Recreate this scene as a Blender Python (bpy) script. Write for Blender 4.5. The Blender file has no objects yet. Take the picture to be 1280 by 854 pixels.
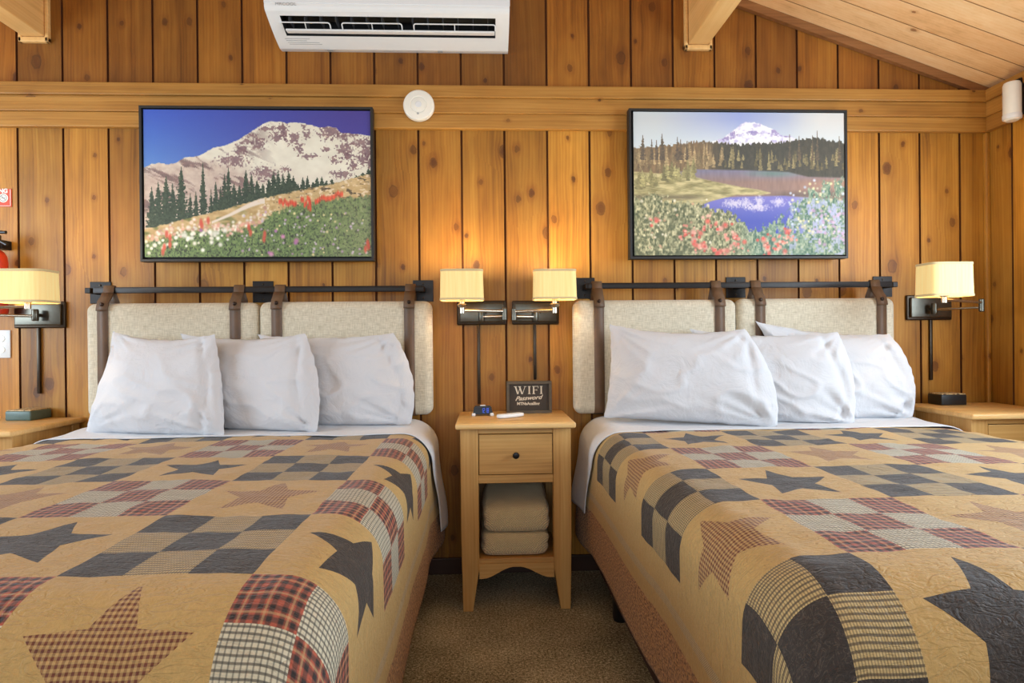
import bpy, bmesh, math, random
import numpy as np
from mathutils import Vector, Matrix, noise as mnoise
R3 = random.Random(7)
scene = bpy.context.scene
COL = scene.collection
PI = math.pi

# ------------------------------------------------------------------ camera
FPX, YAW, PIT, ROL = 760.0, .0436, -.0024, .0093
CAMZ = 1.0869
def cam_matrix():
    cy, sy, cp, sp, cr, sr = math.cos(YAW), math.sin(YAW), math.cos(PIT), math.sin(PIT), math.cos(ROL), math.sin(ROL)
    Rr = np.array([[cr, 0, sr], [0, 1, 0], [-sr, 0, cr]])
    Rp = np.array([[1, 0, 0], [0, cp, -sp], [0, sp, cp]])
    Ry = np.array([[cy, sy, 0], [-sy, cy, 0], [0, 0, 1]])
    return Ry @ Rp @ Rr
CM = cam_matrix()
cd = bpy.data.cameras.new('camera')
cam = bpy.data.objects.new('camera', cd)
COL.objects.link(cam)
cd.sensor_width = 36.0
cd.lens = FPX / 1280 * 36.0
cd.clip_start = .02
m4 = Matrix.Identity(4)
for r in range(3):
    m4[r][0] = CM[r, 0]; m4[r][1] = CM[r, 2]; m4[r][2] = -CM[r, 1]
m4[2][3] = CAMZ
cam.matrix_world = m4
scene.camera = cam
def W(px, py, Y):
    """photo measurement -> the point of the room at distance Y from the camera"""
    r = CM @ np.array([(px - 640) / FPX, 1, -(py - 427) / FPX])
    k = Y / r[1]
    return Vector((r[0] * k, Y, CAMZ + r[2] * k))

# ------------------------------------------------------------------ node helper
def lin(c):
    c = [x / 255.0 for x in c]
    return tuple((x / 12.92 if x <= .04045 else ((x + .055) / 1.055) ** 2.4) for x in c) + (1.0,)
class NT:
    def __init__(s, name):
        s.mat = bpy.data.materials.new(name); s.mat.use_nodes = True
        s.t = s.mat.node_tree; s.L = s.t.links
        s.bsdf = s.t.nodes['Principled BSDF']
    def new(s, typ, **kw):
        n = s.t.nodes.new(typ)
        for k, v in kw.items(): setattr(n, k, v)
        return n
    def put(s, sock, v):
        if isinstance(v, bpy.types.NodeSocket): s.L.new(v, sock)
        elif v is not None:
            if hasattr(sock, 'default_value'):
                dv = sock.default_value
                try: sock.default_value = v
                except Exception:
                    sock.default_value = tuple(v)[:len(dv)]
    def m(s, op, a, b=None, c=None, clamp=False):
        n = s.new('ShaderNodeMath', operation=op); n.use_clamp = clamp
        s.put(n.inputs[0], a)
        if b is not None: s.put(n.inputs[1], b)
        if c is not None: s.put(n.inputs[2], c)
        return n.outputs[0]
    def add(s, a, b): return s.m('ADD', a, b)
    def sub(s, a, b): return s.m('SUBTRACT', a, b)
    def mul(s, a, b): return s.m('MULTIPLY', a, b)
    def div(s, a, b): return s.m('DIVIDE', a, b)
    def floor(s, a): return s.m('FLOOR', a)
    def frac(s, a): return s.m('FRACT', a)
    def gt(s, a, b): return s.m('GREATER_THAN', a, b)
    def lt(s, a, b): return s.m('LESS_THAN', a, b)
    def smooth(s, x, a, b, lo=0.0, hi=1.0):
        n = s.new('ShaderNodeMapRange', interpolation_type='SMOOTHSTEP')
        for i, v in enumerate((x, a, b, lo, hi)): s.put(n.inputs[i], v)
        return n.outputs[0]
    def comb(s, x, y=0.0, z=0.0):
        n = s.new('ShaderNodeCombineXYZ')
        for i, v in enumerate((x, y, z)): s.put(n.inputs[i], v)
        return n.outputs[0]
    def sep(s, v):
        n = s.new('ShaderNodeSeparateXYZ'); s.put(n.inputs[0], v); return n.outputs
    def obj(s): return s.new('ShaderNodeTexCoord').outputs['Object']
    def uv(s): return s.new('ShaderNodeTexCoord').outputs['UV']
    def noise(s, vec, scale=1.0, detail=2.0, rough=.5, dist=0.0, out=0):
        n = s.new('ShaderNodeTexNoise')
        s.put(n.inputs['Vector'], vec); n.inputs['Scale'].default_value = scale
        n.inputs['Detail'].default_value = detail; n.inputs['Roughness'].default_value = rough
        n.inputs['Distortion'].default_value = dist
        return n.outputs[out]
    def white(s, vec):
        n = s.new('ShaderNodeTexWhiteNoise', noise_dimensions='3D'); s.put(n.inputs['Vector'], vec)
        return n.outputs
    def mix(s, f, a, b, mode='MIX'):
        n = s.new('ShaderNodeMix', data_type='RGBA', blend_type=mode)
        s.put(n.inputs[0], f); s.put(n.inputs[6], a); s.put(n.inputs[7], b)
        return n.outputs[2]
    def ramp(s, f, stops):
        n = s.new('ShaderNodeValToRGB'); e = n.color_ramp.elements
        while len(e) < len(stops): e.new(.5)
        for i, (p, c) in enumerate(stops): e[i].position = p; e[i].color = c
        s.put(n.inputs[0], f); return n.outputs[0]
    def bump(s, h, dist=.01, strength=1.0, normal=None):
        n = s.new('ShaderNodeBump'); s.put(n.inputs['Height'], h)
        n.inputs['Distance'].default_value = dist; n.inputs['Strength'].default_value = strength
        if normal is not None: s.L.new(normal, n.inputs['Normal'])
        s.L.new(n.outputs[0], s.bsdf.inputs['Normal']); return n.outputs[0]
    def set(s, col=None, rough=None, metal=None, spec=None, **kw):
        b = s.bsdf.inputs
        if col is not None: s.put(b['Base Color'], col)
        if rough is not None: s.put(b['Roughness'], rough)
        if metal is not None: s.put(b['Metallic'], metal)
        if spec is not None: s.put(b['Specular IOR Level'], spec)
        for k, v in kw.items(): s.put(b[k.replace('_', ' ')], v)
        return s.mat

def plain(name, c, rough=.5, metal=0.0, spec=.5, var=.06, scale=30, bump=0.0, **kw):
    t = NT(name); n = t.noise(t.obj(), scale, 3)
    a = lin([x * (1 - var) for x in c]); b = lin([min(255, x * (1 + var)) for x in c])
    t.set(t.mix(n, a, b), rough, metal, spec, **kw)
    if bump: t.bump(n, bump)
    return t.mat

def wood(name, grain, across, w, off, dark, mid, light, knots=.75, kw=.45, rough=.42, tone=(.72, 1.12), red=.35, fine=1.0, kr=(.008, .021), spec=.4, kdark=(52, 32, 18), seed=0, upper=None, ringk=.05, blotch=.1):
    """boards of width w side by side along `across`, grain running along `grain`"""
    t = NT(name); o = t.sep(t.obj()); ax = {'X': 0, 'Y': 1, 'Z': 2}
    a, g = o[ax[across]], o[ax[grain]]
    d = o[[k for k in (0, 1, 2) if k not in (ax[across], ax[grain])][0]]
    p = t.div(t.sub(a, off), w); idx = t.floor(p); al = t.mul(t.sub(t.sub(p, idx), .5), w)
    wn = t.white(t.comb(idx, seed + .5, 3.1)); r1 = wn[0]; rc = t.sep(wn[1])
    gv = t.add(g, t.mul(rc[0], 23.7))
    # knots
    vo = t.new('ShaderNodeTexVoronoi', voronoi_dimensions='2D', feature='F1')
    cu, cv = t.add(t.mul(t.div(al, w), .8), t.mul(idx, 9.37)), t.div(gv, kw)
    t.put(vo.inputs['Vector'], t.comb(cu, cv)); vo.inputs['Scale'].default_value = 1.0
    ps = t.sep(vo.outputs['Position'])
    dx = t.mul(t.sub(cu, ps[0]), w / .8); dy = t.mul(t.sub(cv, ps[1]), kw)
    wob = t.mul(t.sub(t.noise(t.comb(dx, dy, idx), 60, 2), .5), .012)
    dist = t.add(t.m('SQRT', t.add(t.mul(dx, dx), t.mul(t.mul(dy, dy), .5))), wob)
    vc = t.sep(vo.outputs['Color'])
    has = t.lt(vc[0], knots)
    rad = t.add(kr[0], t.mul(t.mul(vc[1], vc[1]), kr[1] - kr[0]))
    q = t.div(dist, rad)
    core = t.mul(has, t.smooth(q, 1.2, .6)); halo = t.mul(has, t.smooth(q, 3.4, .9))
    ring = t.mul(has, t.m('MULTIPLY', t.smooth(q, 1.25, 1.02), t.smooth(q, .75, .95)))
    kin = t.noise(t.comb(t.mul(dx, 300), t.mul(dy, 300), idx), 1.0, 2)
    # grain, bent round the knots
    bend = t.mul(t.mul(has, t.m('DIVIDE', dx, t.add(1.0, t.mul(q, q)))), 1.4)
    wav = t.mul(t.sub(t.noise(t.comb(t.mul(al, 5.0), t.mul(gv, .9), idx), 1.0, 2), .5), .045)
    ac = t.add(t.sub(al, bend), t.add(wav, t.mul(idx, 3.3)))
    n1 = t.noise(t.comb(t.mul(ac, 34), t.mul(gv, .8), t.mul(d, 34)), 1.0, 3, .6)
    n2 = t.noise(t.comb(t.mul(ac, 210), t.mul(gv, 3.5), t.mul(d, 210)), 1.0, 2, .6)
    rings = t.add(.5, t.mul(.5, t.m('SINE', t.mul(t.add(ac, t.mul(n1, .012)), 420))))
    big = t.noise(t.comb(t.mul(al, 7), t.mul(gv, 1.6), idx), 1.0, 3, .6)
    f = t.add(t.add(t.mul(n1, .42), t.mul(n2, .16 * fine)), t.add(t.mul(rings, ringk), t.mul(big, .46)))
    c = t.ramp(f, [(.30, lin(dark)), (.52, lin(mid)), (.80, lin(light))])
    blot = t.noise(t.comb(t.mul(al, 9), t.mul(gv, 3.2), t.add(idx, 40.0)), 1.0, 3, .55)
    c = t.mix(1.0, c, t.comb(*[t.add(1 - blotch, t.mul(blotch * 2, blot))] * 3), 'MULTIPLY')
    tn = t.add(tone[0], t.mul(r1, tone[1] - tone[0]))
    tc = t.mix(t.mul(rc[1], red), (1, 1, 1, 1), (1.0, .78, .62, 1))
    c = t.mix(1.0, c, tc, 'MULTIPLY')
    c = t.mix(1.0, c, t.comb(tn, tn, tn), 'MULTIPLY')
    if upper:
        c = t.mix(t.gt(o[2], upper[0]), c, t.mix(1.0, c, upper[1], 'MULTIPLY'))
    c = t.mix(t.mul(t.mul(halo, t.noise(t.comb(t.mul(dx, 40), t.mul(dy, 14), idx), 1.0, 2)), .95), c, t.mix(1.0, c, (.62, .48, .40, 1), 'MULTIPLY'))
    c = t.mix(t.mul(core, t.smooth(vc[2], .1, .9, .5, .88)), c, t.mix(kin, lin(kdark), t.mix(1.0, c, (.55, .42, .34, 1), 'MULTIPLY')))
    c = t.mix(t.mul(ring, .38), c, lin([x * .7 for x in kdark]))
    t.set(c, t.add(rough, t.mul(n2, .12)), 0.0, spec)
    t.bump(t.add(n2, t.mul(core, -.5)), .0006)
    return t.mat

# ------------------------------------------------------------------ mesh helper
class MB:
    def __init__(s): s.bm = bmesh.new()
    def box(s, x0, x1, y0, y1, z0, z1, bev=0.0, seg=2):
        b = bmesh.new(); bmesh.ops.create_cube(b, size=1)
        for v in b.verts:
            v.co = Vector(((x0 + x1) / 2 + v.co.x * (x1 - x0), (y0 + y1) / 2 + v.co.y * (y1 - y0), (z0 + z1) / 2 + v.co.z * (z1 - z0)))
        if bev: bmesh.ops.bevel(b, geom=list(b.edges), offset=bev, segments=seg, profile=.5, affect='EDGES', clamp_overlap=True)
        return s.merge(b)
    def merge(s, b, mat=None):
        if mat is not None:
            for v in b.verts: v.co = mat @ v.co
        me = bpy.data.meshes.new('tmp'); b.to_mesh(me); b.free(); s.bm.from_mesh(me); bpy.data.meshes.remove(me); return s
    def poly(s, pts, thick, axis=(0, 1, 0), bev=0.0):
        """extruded outline"""
        b = bmesh.new(); vs = [b.verts.new(p) for p in pts]; f = b.faces.new(vs)
        r = bmesh.ops.extrude_face_region(b, geom=[f]); d = Vector(axis) * thick
        for e in r['geom']:
            if isinstance(e, bmesh.types.BMVert): e.co += d
        bmesh.ops.recalc_face_normals(b, faces=b.faces)
        if bev: bmesh.ops.bevel(b, geom=list(b.edges), offset=bev, segments=2, profile=.5, affect='EDGES', clamp_overlap=True)
        return s.merge(b)
    def tube(s, path, r, n=12, cap=True):
        path = [Vector(p) for p in path]; rings = []
        rr = r if isinstance(r, (list, tuple)) else [r] * len(path)
        up = None
        for i, p in enumerate(path):
            d = (path[min(i + 1, len(path) - 1)] - path[max(i - 1, 0)]).normalized()
            if up is None: up = d.orthogonal().normalized()
            up = (up - d * up.dot(d)).normalized(); si = d.cross(up)
            rings.append([s.bm.verts.new(p + rr[i] * (math.cos(2 * PI * k / n) * up + math.sin(2 * PI * k / n) * si)) for k in range(n)])
        for a, b in zip(rings, rings[1:]):
            for k in range(n): s.bm.faces.new((a[k], a[(k + 1) % n], b[(k + 1) % n], b[k]))
        if cap:
            s.bm.faces.new(rings[0][::-1]); s.bm.faces.new(rings[-1])
        return s
    def lathe(s, prof, center, axis='Z', n=32, sx=1.0, sy=1.0):
        """prof: list of (radius, height)"""
        rings = []; c = Vector(center)
        for r, h in prof:
            ring = []
            for k in range(n):
                a = 2 * PI * k / n; u, v = r * math.cos(a) * sx, r * math.sin(a) * sy
                q = {'Z': (u, v, h), 'Y': (u, h, v), 'X': (h, u, v)}[axis]
                ring.append(s.bm.verts.new(c + Vector(q)))
            rings.append(ring)
        for a, b in zip(rings, rings[1:]):
            for k in range(n): s.bm.faces.new((a[k], a[(k + 1) % n], b[(k + 1) % n], b[k]))
        if prof[0][0] > 1e-6: s.bm.faces.new(rings[0][::-1])
        if prof[-1][0] > 1e-6: s.bm.faces.new(rings[-1])
        bmesh.ops.remove_doubles(s.bm, verts=[v for ring in rings for v in ring], dist=1e-6)
        return s
    def grid(s, P, close=False):
        """P[i][j] points"""
        V = [[s.bm.verts.new(p) for p in row] for row in P]
        for i in range(len(V) - 1):
            for j in range(len(V[0]) - 1):
                s.bm.faces.new((V[i][j], V[i][j + 1], V[i + 1][j + 1], V[i + 1][j]))
        return V

def base_of(o):
    p = Vector((0, 0, 0))
    while o is not None: p += o.location; o = o.parent
    return p
def obj(name, mb, mats, parent=None, smooth=False, angle=35, loc=None):
    bm = mb.bm if isinstance(mb, MB) else mb
    bmesh.ops.recalc_face_normals(bm, faces=bm.faces)
    off = base_of(parent) if parent is not None else Vector((0, 0, 0))
    if loc is not None: off = off + (Vector(loc) - off)
    bmesh.ops.translate(bm, verts=bm.verts, vec=-off)
    me = bpy.data.meshes.new(name); bm.to_mesh(me); bm.free()
    for m in (mats if isinstance(mats, (list, tuple)) else [mats]): me.materials.append(m)
    if smooth:
        me.polygons.foreach_set('use_smooth', [True] * len(me.polygons))
        try: me.set_sharp_from_angle(angle=math.radians(angle))
        except Exception: pass
    o = bpy.data.objects.new(name, me); COL.objects.link(o)
    if parent is not None:
        o.parent = parent; o.location = off - base_of(parent)
    elif loc is not None: o.location = off
    return o
def tag(o, label=None, cat=None, group=None, kind=None):
    if label: o['label'] = label
    if cat: o['category'] = cat
    if group: o['group'] = group
    if kind: o['kind'] = kind
    return o
def thing(name, label, cat, loc=(0, 0, 0), group=None):
    o = bpy.data.objects.new(name, None); COL.objects.link(o); o.location = loc; o.empty_display_size = .05
    return tag(o, label, cat, group)
def struct(o, label=None):
    o['kind'] = 'structure'
    if label: o['label'] = label
    return o
def text_bm(txt, size, M, shear=0.0, extr=.0004, bold=0.0, space=1.0, width=None):
    cu = bpy.data.curves.new('txt', 'FONT'); cu.body = txt; cu.size = size; cu.shear = shear
    cu.extrude = extr; cu.offset = bold; cu.align_x = 'CENTER'; cu.align_y = 'CENTER'; cu.space_character = space
    o = bpy.data.objects.new('txt', cu); COL.objects.link(o)
    dg = bpy.context.evaluated_depsgraph_get(); me = bpy.data.meshes.new_from_object(o.evaluated_get(dg))
    b = bmesh.new(); b.from_mesh(me)
    bpy.data.objects.remove(o); bpy.data.curves.remove(cu); bpy.data.meshes.remove(me)
    if width:
        xs = [v.co.x for v in b.verts]; k = width / (max(xs) - min(xs))
        for v in b.verts: v.co.x *= k
    for v in b.verts: v.co = M @ v.co
    return b
FACE_Y = Matrix(((1, 0, 0, 0), (0, 0, -1, 0), (0, 1, 0, 0), (0, 0, 0, 1)))   # text in XY turned to stand facing the camera side (-Y)
E_R, E_L, E_F, EXPO = 74.0, 88.0, 76.0, -0.13
# ------------------------------------------------------------------ materials
WALLC = dict(dark=(110, 66, 18), mid=(176, 120, 40), light=(214, 160, 68), knots=.95, kw=.24, kr=(.006, .021), kdark=(58, 32, 16), blotch=.28, tone=(.66, 1.14))
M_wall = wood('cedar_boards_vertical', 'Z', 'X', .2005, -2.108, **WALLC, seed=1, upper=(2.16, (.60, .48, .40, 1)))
M_wall_y = wood('cedar_boards_side', 'Z', 'Y', .2005, 2.709, **WALLC, seed=2)
M_trim = wood('pine_trim_long', 'X', 'Z', .064, 2.067, dark=(118, 76, 28), mid=(166, 116, 50), light=(200, 150, 76), knots=.5, kw=.8, tone=(.9, 1.05), red=.2, kr=(.005, .014), seed=3)
M_trim_y = wood('pine_trim_side', 'Y', 'Z', .064, 2.067, dark=(118, 76, 28), mid=(166, 116, 50), light=(200, 150, 76), knots=.4, kw=.8, tone=(.9, 1.05), red=.2, kr=(.005, .014), seed=4)
M_ceil = wood('pine_ceiling', 'X', 'Y', .119, 2.737, dark=(208, 158, 104), mid=(236, 194, 140), light=(246, 216, 170), knots=.7, kw=.5, tone=(.9, 1.06), red=.3, kr=(.005, .012), kdark=(120, 70, 40), seed=5)
M_beam = wood('fir_beam', 'Y', 'Z', .6, 2.4, dark=(198, 146, 80), mid=(230, 182, 114), light=(242, 204, 140), knots=.3, kw=1.2, tone=(.95, 1.02), red=.2, seed=6)
M_gap = plain('dark_gap', (100, 56, 24), .9)
M_base = plain('dark_baseboard', (66, 40, 26), .5, var=.15, scale=12)
OAK = dict(dark=(150, 102, 48), mid=(190, 142, 78), light=(218, 176, 110))
M_oak_z = wood('oak_upright', 'Z', 'X', .09, 0, **OAK, knots=.03, kw=.6, tone=(.93, 1.04), red=.15, rough=.4, kdark=(120, 76, 40), seed=7)
M_oak_x = wood('oak_lengthwise', 'X', 'Z', .6, -.2, **OAK, knots=.3, kw=.7, tone=(.95, 1.02), red=.15, rough=.4, blotch=.14, kr=(.004, .012), kdark=(130, 80, 44), seed=8)
M_oak_top = wood('oak_top', 'X', 'Y', .085, 0, dark=(184, 138, 78), mid=(216, 172, 108), light=(236, 204, 146), knots=.1, tone=(.9, 1.05), red=.12, rough=.32, seed=9)
M_oak_side = wood('oak_side', 'Z', 'Y', .07, 0, **OAK, knots=.2, kw=.5, tone=(.85, 1.05), red=.2, rough=.4, seed=10)
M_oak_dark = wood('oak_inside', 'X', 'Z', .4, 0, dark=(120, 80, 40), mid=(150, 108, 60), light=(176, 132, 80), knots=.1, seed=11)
M_iron = plain('blackened_iron', (46, 42, 40), .42, .75, var=.12, scale=40)
M_bronze = plain('brushed_bronze', (98, 94, 84), .3, .9, var=.08, scale=60)
M_bronze_dk = plain('dark_bronze', (70, 60, 50), .34, .85, var=.08, scale=60)
M_nickel = plain('satin_nickel', (176, 166, 150), .25, .95, var=.05)
M_white_pl = plain('white_plastic', (226, 226, 224), .35, var=.01)
M_white_gl = plain('white_gloss_panel', (222, 223, 224), .22, var=.01)
M_offwhite = plain('cream_plastic', (232, 228, 216), .45, var=.02)
M_grey_pl = plain('grey_plastic', (150, 150, 150), .5, var=.03); M_vane = plain('vane_plastic', (70, 70, 72), .5, var=.03)
M_black_pl = plain('black_plastic', (20, 20, 22), .3, var=.1)
M_vent = plain('vent_dark', (34, 34, 35), .6, var=.1)
M_red = plain('red_enamel', (206, 58, 30), .3, var=.04)
M_redsign = plain('red_sign', (205, 66, 34), .5, var=.03)
M_white_ink = plain('white_ink', (240, 234, 224), .6, var=.01)
M_grey_ink = plain('grey_ink', (165, 165, 165), .6, var=.01)
M_cream_ink = plain('cream_ink', (214, 200, 176), .7, var=.03)
M_frame = plain('black_frame', (30, 28, 27), .5, var=.15, scale=20)
M_signbd = plain('sign_board', (58, 48, 38), .7, var=.12, scale=40)
M_leather = plain('brown_leather', (98, 72, 50), .55, var=.2, scale=18, bump=.0006)
M_snap = plain('snap_metal', (56, 42, 34), .35, .8)
M_basefab = plain('dark_bed_base', (62, 34, 24), .75, var=.15, scale=60)
M_knob = plain('black_knob', (26, 24, 24), .3, .5)
def fabric_weave(name, a, b, sc, bumpd=.0006, rough=.9, axes=('X', 'Z'), mix2=None, sheen=.2):
    t = NT(name); o = t.sep(t.obj()); ax = {'X': 0, 'Y': 1, 'Z': 2}
    u, v = o[ax[axes[0]]], o[ax[axes[1]]]
    n1 = t.noise(t.comb(t.mul(u, sc * .35), t.mul(v, sc * 3), 0.0), 1.0, 2, .6)
    n2 = t.noise(t.comb(t.mul(u, sc * 3), t.mul(v, sc * .35), 5.0), 1.0, 2, .6)
    f = t.mul(t.add(n1, n2), .5)
    c = t.ramp(f, [(.36, lin(a)), (.64, lin(b))])
    t.set(c, rough, 0.0, .25, Sheen_Weight=sheen)
    t.bump(f, bumpd); return t.mat
M_linen = fabric_weave('oatmeal_linen', (186, 174, 150), (222, 212, 190), 90)
def white_cotton(name, c=(208, 208, 211)):
    t = NT(name); o = t.obj()
    n = t.noise(o, 9, 4, .6, 1.2); n2 = t.noise(o, 40, 3, .6)
    t.set(t.mix(n, lin([x * .985 for x in c]), lin(c)), .85, 0.0, .2, Sheen_Weight=.15)
    n4 = t.m('ABSOLUTE', t.sub(t.noise(o, 7, 3, .55, 2.2), .5))
    t.bump(t.add(t.mul(n, .6), t.add(t.mul(n2, .15), t.mul(n4, -1.1))), .012, .5); return t.mat
M_cotton = white_cotton('white_cotton')
M_sheet = white_cotton('white_sheet', (210, 211, 215))
def knit():
    t = NT('beige_knit'); o = t.sep(t.obj())
    w = t.m('SINE', t.mul(o[0], 620)); w2 = t.m('SINE', t.mul(t.add(o[2], t.mul(o[1], .8)), 620))
    h = t.mul(w, w2); n = t.noise(t.obj(), 30, 3)
    c = t.mix(t.add(.5, t.mul(h, .5)), lin((214, 188, 142)), lin((246, 224, 178)))
    c = t.mix(t.mul(n, .3), c, lin((196, 168, 122)))
    t.set(c, .95, 0.0, .1, Sheen_Weight=.3); t.bump(h, .0025); return t.mat
M_knit = knit()
def carpet():
    t = NT('brown_carpet'); o = t.obj()
    n = t.noise(o, 230, 3, .75); n2 = t.noise(o, 110, 2, .6); n3 = t.noise(o, 3, 3)
    f = t.add(t.mul(n, .6), t.add(t.mul(n2, .35), t.mul(t.sub(n3, .5), .2)))
    c = t.ramp(f, [(.36, lin((76, 68, 54))), (.48, lin((160, 146, 118))), (.60, lin((236, 222, 190)))])
    t.set(c, .95, 0.0, .1); t.bump(n, .004); return t.mat
M_carpet = carpet()
def shade_mat():
    t = NT('lit_lampshade'); o = t.sep(t.obj())
    st = t.noise(t.comb(t.mul(o[0], 120), t.mul(o[1], 120), t.mul(o[2], 4)), 1.0, 2)
    c = t.mix(st, lin((236, 202, 128)), lin((250, 226, 160)))
    e = t.mix(st, lin((240, 206, 128)), lin((252, 230, 166)))
    t.set(c, .8, 0.0, .2, Emission_Color=e, Emission_Strength=.27, Transmission_Weight=0.0)
    return t.mat
M_shade = shade_mat()
M_shade_trim = plain('shade_trim', (214, 190, 140), .8, var=.03)
def emit(name, c, s):
    t = NT(name); t.set(lin(c), .5, Emission_Color=lin(c), Emission_Strength=s); return t.mat
M_bulb = emit('bulb_glow', (255, 226, 170), 6.0)
M_led = emit('blue_led', (70, 105, 235), .55)
def vcol(name, rough=.6, spec=.3):
    t = NT(name); a = t.new('ShaderNodeAttribute'); a.attribute_name = 'print'
    n = t.noise(t.obj(), 700, 1)
    t.set(t.mix(t.mul(n, .12), a.outputs['Color'], (.5, .5, .5, 1)), rough, 0.0, spec); return t.mat
M_print = vcol('printed_canvas')
def box_mat(name, base):
    t = NT(name); t.set(t.mix(t.noise(t.obj(), 60, 3), lin(base), lin([x * .8 for x in base])), .35); return t.mat
M_box = box_mat('dark_box', (30, 32, 34)); M_box_reflect = box_mat('box_blue_reflection', (88, 112, 106))  # second box: bluish reflection painted into the colour of its dark sides
def box_top():
    t = NT('speckled_box_top'); n = t.noise(t.obj(), 90, 3, .6)
    t.set(t.ramp(n, [(.35, lin((70, 54, 38))), (.5, lin((190, 160, 112))), (.7, lin((216, 192, 146)))]), .5); return t.mat
M_boxtop = box_top()

# quilt: patchwork from UV = (metres across, metres along) / block
def quilt_mat(name, lo, hi, rot_black, rot_burg):
    t = NT(name); uv = t.sep(t.uv()); U, V = uv[0], uv[1]
    n3 = t.noise(t.uv(), 9, 2)
    i, j = t.floor(U), t.floor(V); fu, fv = t.sub(U, i), t.sub(V, j)
    nine = t.gt(t.m('FLOORED_MODULO', t.add(i, j), 2.0), .5)
    blackrow = t.lt(t.m('FLOORED_MODULO', j, 2.0), .5)
    # nine patch
    pu, pv = t.mul(fu, 3.0), t.mul(fv, 3.0); iu, iv = t.floor(pu), t.floor(pv)
    prim = t.lt(t.m('FLOORED_MODULO', t.add(iu, iv), 2.0), .5)
    gu, gv = t.sub(pu, iu), t.sub(pv, iv)
    fib = t.noise(t.comb(t.mul(U, 260), t.mul(V, 60)), 1.0, 2); fib2 = t.noise(t.comb(t.mul(U, 60), t.mul(V, 260)), 1.0, 2)
    fibre = t.mul(t.add(fib, fib2), .5)
    def line(x, n, w0, w1): return t.smooth(t.m('ABSOLUTE', t.sub(t.frac(t.mul(x, n)), .5)), w1, w0)
    def vary(c, k=.2): return t.mix(1.0, lin(c), t.comb(*[t.add(1 - k, t.mul(fibre, 2 * k))] * 3), 'MULTIPLY')
    tan = vary((188, 154, 96), .24)
    crackle = t.smooth(t.m('ABSOLUTE', t.sub(t.noise(t.uv(), 16, 3, .6, 1.5), .5)), .03, .0)
    coal = t.mix(t.mul(crackle, .3), vary((56, 49, 45), .4), lin((122, 108, 94)))
    khaki = vary((196, 170, 118), .2)
    khaki = t.mix(t.mul(line(gu, 22.0, .1, .34), .55), khaki, lin((74, 64, 54)))
    khaki = t.mix(t.mul(line(gv, 12.0, .1, .3), .78), khaki, lin((74, 64, 54)))
    pale = vary((206, 196, 170), .15)
    pale = t.mix(t.mul(line(gu, 12.0, .06, .22), .6), pale, lin((64, 66, 66)))
    pale = t.mix(t.mul(line(gv, 12.0, .1, .28), .75), pale, lin((70, 66, 60)))
    bands = t.mul(t.add(line(gu, 6.0, .14, .32), line(gv, 6.0, .14, .32)), .5)
    redp = t.ramp(bands, [(0.0, lin((182, 92, 70))), (.5, lin((122, 72, 60))), (1.0, lin((54, 46, 44)))])
    redp = t.mix(t.mul(line(t.add(gu, .0), 3.0, .03, .07), .4), redp, lin((214, 182, 130)))
    redp = t.mix(t.mul(line(t.add(gv, .0), 3.0, .03, .07), .4), redp, lin((214, 182, 130)))
    redp = t.mix(t.mul(fibre, .25), redp, lin((60, 50, 48)))
    np_black = t.mix(prim, khaki, coal); np_red = t.mix(prim, pale, redp)
    ninec = t.mix(blackrow, np_red, np_black)
    # star
    x, y = t.sub(fu, .5), t.sub(fv, .5)
    ang = t.add(t.m('ARCTAN2', x, y), t.add(rot_burg, t.mul(blackrow, rot_black - rot_burg))); sec = 2 * PI / 5
    af = t.m('ABSOLUTE', t.sub(t.m('FLOORED_MODULO', t.add(ang, PI / 5), sec), PI / 5))
    r = t.m('SQRT', t.add(t.mul(x, x), t.mul(y, y)))
    qx, qy = t.mul(r, t.m('COSINE', af)), t.mul(r, t.m('SINE', af))
    Ro, Ri = .40, .19; ix, iy = Ri * math.cos(PI / 5), Ri * math.sin(PI / 5)
    cross = t.sub(t.mul(qy, ix - Ro), t.mul(t.sub(qx, Ro), iy))
    star = t.gt(cross, 0.0)
    burg = vary((190, 154, 100), .1); g1, g2 = line(fu, 36.0, .2, .3), line(fv, 36.0, .2, .3)
    burg = t.mix(t.mul(t.add(g1, g2), .46), burg, lin((98, 40, 34)))
    starc = t.mix(star, tan, t.mix(blackrow, burg, coal))
    c = t.mix(nine, starc, ninec)
    # border below the blocks
    e = t.m('MAXIMUM', t.sub(U, hi), t.sub(lo, U)); inb = t.gt(e, 0.0)
    stripe = t.mix(t.mul(line(t.add(V, U), 60.0, .1, .4), .55), vary((196, 170, 124), .3), lin((120, 100, 78)))
    rust = t.mix(t.smooth(t.noise(t.comb(t.mul(U, 55), t.mul(V, 30)), 1.0, 2, .7), .36, .62), lin((104, 62, 32)), lin((198, 148, 92)))
    bc = t.mix(t.m('MULTIPLY', t.gt(e, .26), t.lt(e, .345)), tan, stripe)
    bc = t.mix(t.gt(e, .50), bc, rust)
    c = t.mix(inb, c, bc)
    c = t.mix(1.0, c, t.comb(*[t.add(.80, t.mul(.40, t.noise(t.uv(), 34, 4, .7, .6)))] * 3), 'MULTIPLY')
    t.set(c, .72, 0.0, .25, Sheen_Weight=.14, Sheen_Roughness=.5)
    # stitched wrinkles
    w1 = t.noise(t.comb(t.mul(U, 5), t.mul(V, 15)), 1.0, 3, .55, 1.2)
    w2 = t.smooth(t.m('ABSOLUTE', t.sub(w1, .5)), 0.0, .09)
    w3 = t.noise(t.uv(), 26, 3, .6, .8)
    t.bump(t.add(t.mul(w2, .36), t.add(t.mul(w3, .6), t.mul(fibre, .1))), .006, .62)
    return t.mat

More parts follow.
